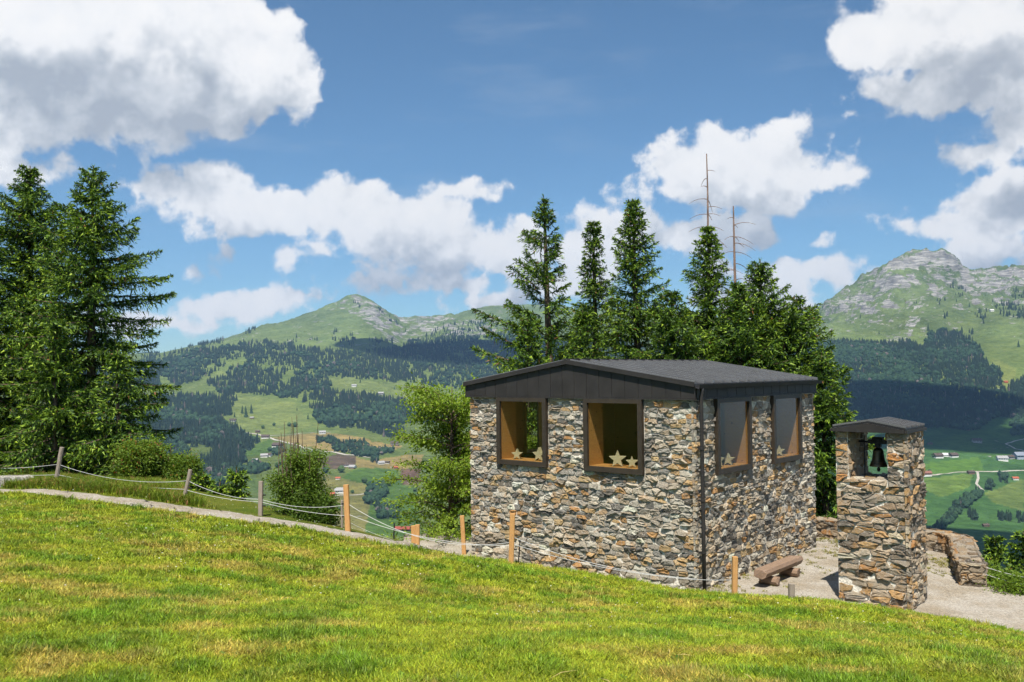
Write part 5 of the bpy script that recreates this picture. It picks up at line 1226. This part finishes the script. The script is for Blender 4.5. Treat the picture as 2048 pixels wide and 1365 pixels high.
# ------------------------------------------------------------------ grass
def tuft_mesh(seed, n, hgt, spread, wid):
    rng = np.random.default_rng(seed); V = []; Fq = []; Cc = []
    for i in range(n):
        a = rng.uniform(0, 6.28); r = spread*rng.uniform(0, 1)**.5; x, y = r*math.cos(a), r*math.sin(a); h = hgt*rng.uniform(.5, 1.25); az = rng.uniform(0, 6.28); bend = rng.uniform(.25, 1.3)*h
        dx, dy = math.cos(az), math.sin(az); w = wid*rng.uniform(.7, 1.3); b = len(V)
        V += [(x-dy*w/2, y+dx*w/2, -.01), (x+dy*w/2, y-dx*w/2, -.01), (x+dx*bend*.35+dy*w*.4, y+dy*bend*.35-dx*w*.4, h*.62), (x+dx*bend*.35-dy*w*.4, y+dy*bend*.35+dx*w*.4, h*.62), (x+dx*bend, y+dy*bend, h), (x+dx*bend*1.02, y+dy*bend*1.02, h*.98)]
        Fq += [(b, b+1, b+2, b+3), (b+3, b+2, b+5, b+4)]; t = rng.uniform(.42, 1.5); c = (t*rng.uniform(.9, 1.12), t, t*rng.uniform(.7, 1.2))
        if rng.random() < .08: c = (1.55, 1.25, 1.5)
        Cc += [c, c]
    return fast_mesh('grass_tuft', V, Fq, np.array(Cc), attr='blade')
tcol = bpy.data.collections.new('grass_tufts')
for k in range(6):
    me = tuft_mesh(200+k, 22, .045, .060, .0075); me.materials.append(M_GRASS); tcol.objects.link(bpy.data.objects.new('grass_tuft', me))
def grass_field(name, X, Y, Z, S, tint, label, seed):
    rng = np.random.default_rng(seed); n = len(X); me = bpy.data.meshes.new(name); me.vertices.add(n); me.vertices.foreach_set('co', np.stack([X, Y, Z], 1).astype(np.float32).ravel())
    a = me.attributes.new('tint', 'FLOAT_COLOR', 'POINT'); a.data.foreach_set('color', np.c_[tint, np.ones(n)].astype(np.float32).ravel())
    a = me.attributes.new('gscale', 'FLOAT_VECTOR', 'POINT'); a.data.foreach_set('vector', S.astype(np.float32).ravel())
    a = me.attributes.new('grot', 'FLOAT', 'POINT'); a.data.foreach_set('value', rng.uniform(0, 6.28, n).astype(np.float32))
    o = link(name, me); ng = bpy.data.node_groups.new(name, 'GeometryNodeTree')
    ng.interface.new_socket('Geometry', in_out='INPUT', socket_type='NodeSocketGeometry'); ng.interface.new_socket('Geometry', in_out='OUTPUT', socket_type='NodeSocketGeometry')
    gi = ng.nodes.new('NodeGroupInput'); go = ng.nodes.new('NodeGroupOutput'); ip = ng.nodes.new('GeometryNodeInstanceOnPoints'); ci = ng.nodes.new('GeometryNodeCollectionInfo')
    ci.inputs['Collection'].default_value = tcol; ci.inputs['Separate Children'].default_value = True; ci.inputs['Reset Children'].default_value = True
    ip.inputs['Pick Instance'].default_value = True
    def na(nm, typ):
        q = ng.nodes.new('GeometryNodeInputNamedAttribute'); q.data_type = typ; q.inputs['Name'].default_value = nm; return q.outputs['Attribute']
    rv = ng.nodes.new('FunctionNodeRandomValue'); rv.data_type = 'INT'; rv.inputs[4].default_value = 0; rv.inputs[5].default_value = 5
    ng.links.new(rv.outputs[2], ip.inputs['Instance Index'])
    cx = ng.nodes.new('ShaderNodeCombineXYZ'); ng.links.new(na('grot', 'FLOAT'), cx.inputs[2]); er = ng.nodes.new('FunctionNodeEulerToRotation'); ng.links.new(cx.outputs[0], er.inputs[0])
    ng.links.new(gi.outputs[0], ip.inputs['Points']); ng.links.new(ci.outputs[0], ip.inputs['Instance']); ng.links.new(er.outputs[0], ip.inputs['Rotation']); ng.links.new(na('gscale', 'FLOAT_VECTOR'), ip.inputs['Scale'])
    ng.links.new(ip.outputs[0], go.inputs[0])
    md = o.modifiers.new('tufts', 'NODES'); md.node_group = ng
    return tag(o, label, 'grass', kind='stuff')
rg = np.random.default_rng(77); NT = 150000
Yg = 1/rg.uniform(1/24., 1/3.6, NT); Xg = rg.uniform(-.66, .66, NT)*Yg
zl = lawn_z(Xg, Yg)
pd = np.full(NT, 9.0)
for c, w in zip(PATHC[::4], PATHW[::4]): pd = np.minimum(pd, np.hypot(Xg-c[0], Yg-c[1]) - w)
ok = (~(in_terrace(Xg, Yg) & (zl < TERR+.015))) & (pd > -0.06+rg.uniform(-.1, .06, NT))
Xg, Yg, zl, pd = Xg[ok], Yg[ok], zl[ok], pd[ok]
big = fbm(Xg*.45, Yg*.45, 4, 91); sml = fbm(Xg*2.2, Yg*2.6, 4, 95)
dry = np.clip((big*.45+sml*.75-.635)/.18, 0, 1)[:, None]; lush = np.clip((fbm(Xg*1.9+30, Yg*1.9, 5, 99, .6)-.44)/.22, 0, 1)[:, None]
tn = np.array((0.265,0.318,0.021))*(1-lush) + np.array((0.140,0.245,0.015))*lush
tn = tn*(1-dry*.6) + np.array((0.48,0.35,0.09))*dry*.6
tn = tn*rg.uniform(.7, 1.3, (len(Xg), 1))*(0.55+0.9*fbm(Xg*7, Yg*7, 3, 120))[:, None]
sc = (0.72+0.40*lush[:, 0]+.02*Yg)*rg.uniform(.5, 1.45, len(Xg)); fr_ = (pd < .35) & (pd > 0); sc = np.where(fr_, sc*1.35, sc)
Sg = np.stack([.8+Yg*.05, .8+Yg*.05, sc], 1)
grass_field('lawn_grass', Xg, Yg, zl, Sg, tn, 'short mown grass of the lawn with dry yellow patches', 5)
# taller meadow grass beyond the path, along the fence and on the slope
n2 = 34000; bx = rg.uniform(-60, 900, n2); k0 = np.interp(bx, [p[0] for p in pu], [p[1] for p in pu]); hit = []
upx = project(U)[:, 0]; Yr = np.interp(bx, upx, U[:, 1]) + rg.uniform(0, 1, n2)**1.5*4.5; Xr = (bx-1024)/F_PX*Yr; zr2 = lawn_z(Xr, Yr); ok = ~in_terrace(Xr, Yr)
pd2 = np.full(n2, 9.0)
for c, w in zip(PATHC[::4], PATHW[::4]): pd2 = np.minimum(pd2, np.hypot(Xr-c[0], Yr-c[1]) - w)
ok &= pd2 > .02
Xr, Yr, zr2 = Xr[ok], Yr[ok], zr2[ok]; lu = fbm(Xr*1.3, Yr*1.3, 3, 12)[:, None]
t2 = np.array((0.24,0.29,0.03))*(1-lu) + np.array((0.12,0.21,0.018))*lu; dr2 = rg.random(len(Xr)) < .10; t2[dr2] = (0.38,0.22,0.085)
grass_field('meadow_grass', Xr, Yr, zr2, np.stack([np.full(len(Xr), 1.8)]*2+[rg.uniform(1.6, 4.6, len(Xr))], 1), t2, 'longer rough grass beyond the path and fence', 6)
n3 = 7000; Xs = rg.uniform(7.6, 16, n3); Ys = rg.uniform(9, 19, n3); zs3 = lawn_z(Xs, Ys); ok = ~in_terrace(Xs, Ys) & (Xs > 8.4)
Xs, Ys, zs3 = Xs[ok], Ys[ok], zs3[ok]
grass_field('slope_grass', Xs, Ys, zs3, np.stack([np.full(len(Xs), 2.0)]*2+[rg.uniform(2, 5, len(Xs))], 1), np.array((0.13,0.22,0.02))*rg.uniform(.7, 1.4, (len(Xs), 1)), 'rough grass on the slope right of the gravel', 7)
# sparse grass on the gravel: by the parapet, along the walls
n4 = 5200; Xt = rg.uniform(2.5, 9.6, n4); Yt = rg.uniform(12, 21.4, n4)
lx = (Xt-CHX)*math.cos(CA)+(Yt-CHY)*math.sin(CA); ly = -(Xt-CHX)*math.sin(CA)+(Yt-CHY)*math.cos(CA)
m1 = inside(Xt, Yt, [(7.9,16.6),(8.5,17.0),(9.0,18.6),(8.2,19.7),(7.4,20.4),(6.6,20.8),(7.2,19.0),(7.6,17.6)])
m2 = (lx > -.2) & (lx < CD) & (ly < -.02) & (ly > -1.35) & (rg.random(n4) < .55*np.exp(-np.abs(ly+.25)*1.6))
gn = fbm(Xt*1.4, Yt*1.4, 3, 3) > .43; ok = (m1 | m2) & gn & in_terrace(Xt, Yt); Xt, Yt = Xt[ok], Yt[ok]
grass_field('gravel_grass', Xt, Yt, np.full(len(Xt), TERR), np.stack([rg.uniform(.7, 1.3, len(Xt))]*2+[rg.uniform(.35, 1.0, len(Xt))], 1), np.array((0.23,0.22,0.05))*rg.uniform(.7, 1.3, (len(Xt), 1)), 'sparse grass growing on the gravel terrace', 8)
# daisies
nf = 2600; Yf = rg.uniform(7.5, 20, nf); Xf = rg.uniform(-.62, .62, nf)*Yf; zf = lawn_z(Xf, Yf); okf = ~(in_terrace(Xf, Yf) & (zf < TERR+.02)) & ((fbm(Xf*.6, Yf*.6, 3, 44) > .50) | (rg.random(nf) < .12))
Xf, Yf, zf = Xf[okf], Yf[okf], zf[okf]; n = len(Xf); rr = rg.uniform(.004, .008, n)*(1+Yf*.03); aa = np.linspace(0, 2*np.pi, 6, endpoint=False)
V = np.stack([Xf[:, None]+rr[:, None]*np.cos(aa), Yf[:, None]+rr[:, None]*np.sin(aa), np.broadcast_to((zf+rg.uniform(.03, .055, n))[:, None], (n, 6)) + rg.normal(0, .002, (n, 6))], 2).reshape(-1, 3)
Fq = np.concatenate([np.stack([6*np.arange(n), 6*np.arange(n)+1, 6*np.arange(n)+2, 6*np.arange(n)+3], 1), np.stack([6*np.arange(n), 6*np.arange(n)+3, 6*np.arange(n)+4, 6*np.arange(n)+5], 1)])
tag(link('daisies', fast_mesh('daisies', V, Fq), M_FLOWER), 'tiny white daisies scattered over the lawn', 'flowers', kind='stuff')

# dry stalks lying in the grass, broad-leaved weeds
ns_ = 900; Yh = 1/rg.uniform(1/16., 1/4.4, ns_); Xh = rg.uniform(-.6, .6, ns_)*Yh; zh = lawn_z(Xh, Yh); okh = (fbm(Xh*.9, Yh*.9, 3, 61) > .50) & ~in_terrace(Xh, Yh); Xh, Yh, zh = Xh[okh], Yh[okh], zh[okh]; n = len(Xh)
ah = rg.uniform(0, 6.28, n); lh = rg.uniform(.05, .20, n); dh = np.stack([np.cos(ah), np.sin(ah), rg.normal(0, .12, n)], 1); Ch = np.stack([Xh, Yh, zh+rg.uniform(.03, .055, n)], 1)
tag(link('dry_stalks', leaves_mesh('dry_stalks', Ch, dh, lh, np.full(n, .006), np.array((0.52,0.40,0.17))*rg.uniform(.7, 1.2, (n, 1)), rg), M_LEAF), 'dry straw stalks lying on the lawn', 'straw', kind='stuff')
nw = 260; Yw = 1/rg.uniform(1/14., 1/4.4, nw); Xw = rg.uniform(-.6, .6, nw)*Yw; zw = lawn_z(Xw, Yw); okw = ~in_terrace(Xw, Yw); Xw, Yw, zw = Xw[okw], Yw[okw], zw[okw]
cw_ = []; dw_ = []; lw_ = []
for x, y, z in zip(Xw, Yw, zw):
    k = rg.integers(5, 10); aw = rg.uniform(0, 6.28, k); cw_.append(np.tile((x, y, z+.015), (k, 1))); dw_.append(np.stack([np.cos(aw), np.sin(aw), rg.uniform(.15, .7, k)], 1)); lw_.append(rg.uniform(.04, .085, k))
cw_, dw_, lw_ = np.concatenate(cw_), np.concatenate(dw_), np.concatenate(lw_)
tag(link('lawn_weeds', leaves_mesh('lawn_weeds', cw_, dw_, lw_, lw_*.42, np.array((0.075,0.165,0.018))*rg.uniform(.7, 1.3, (len(cw_), 1)), rg), M_LEAF), 'small broad leaved weeds in the lawn', 'weeds', kind='stuff')

# ------------------------------------------------------------------ clouds overhead, outside the frame, that shade parts of the far slopes
M_CLOUD = mat_simple('cloud_white', (0.85, 0.85, 0.85), 1.0, 0.004, 0.05, 0.0, 1.0, spec=0.0)
def cloud(px, py, rx, ry, label, seed, alt=2600.0):
    p = terrain_hit(px, py); t = (alt-p.z)/sun_dir.z; c = p+sun_dir*t; rng = np.random.default_rng(seed)
    n, k = 22, 44; V = []
    for i in range(n+1):
        th = math.pi*i/n
        for j in range(k):
            ph = 2*math.pi*j/k; d = np.array((math.sin(th)*math.cos(ph), math.sin(th)*math.sin(ph), math.cos(th)))
            w = 0.72+0.55*float(fbm(np.array(d[0]*1.8+seed), np.array(d[1]*1.8+d[2]*1.3), 4, seed)); V.append((d[0]*rx*w, d[1]*ry*w, d[2]*(170 if d[2] > 0 else 60)*w))
    F = [(i*k+j, i*k+(j+1) % k, (i+1)*k+(j+1) % k, (i+1)*k+j) for i in range(n) for j in range(k)]
    o = link('cloud', fast_mesh('cloud', V, F, smooth=True), M_CLOUD, None, c); tag(o, label, kind='structure')
cloud(930, 705, 520, 330, 'cumulus high above the left forest, over the picture', 71)
cloud(1800, 815, 330, 240, 'cumulus high above the right forest, over the picture', 72)
cloud(1880, 1110, 440, 250, 'cumulus high above the right valley floor, over the picture', 73)
cloud(1960, 885, 330, 130, 'smaller cumulus above the right meadows, over the picture', 74)

# ------------------------------------------------------------------ haze in the valley air
mh, nth = new_mat('valley_haze'); pv = nd(nth, 'ShaderNodeVolumePrincipled'); pv.inputs['Color'].default_value = (0.38, 0.63, 1.0, 1); pv.inputs['Density'].default_value = 0.00006; pv.inputs['Anisotropy'].default_value = 0.2
oh = nd(nth, 'ShaderNodeOutputMaterial'); lk(nth, pv.outputs[0], oh.inputs['Volume'])
m = MB(); m.box(-8000, 9500, -300, 7900, -460, 900); tag(m.build('haze', mh), 'pale blue haze filling the valley air', kind='stuff')
print('tris', sum(sum(len(p.vertices)-2 for p in o.data.polygons) if len(o.data.polygons) < 2000 else len(o.data.loops)-2*len(o.data.polygons) for o in SC.objects if o.type == 'MESH'))
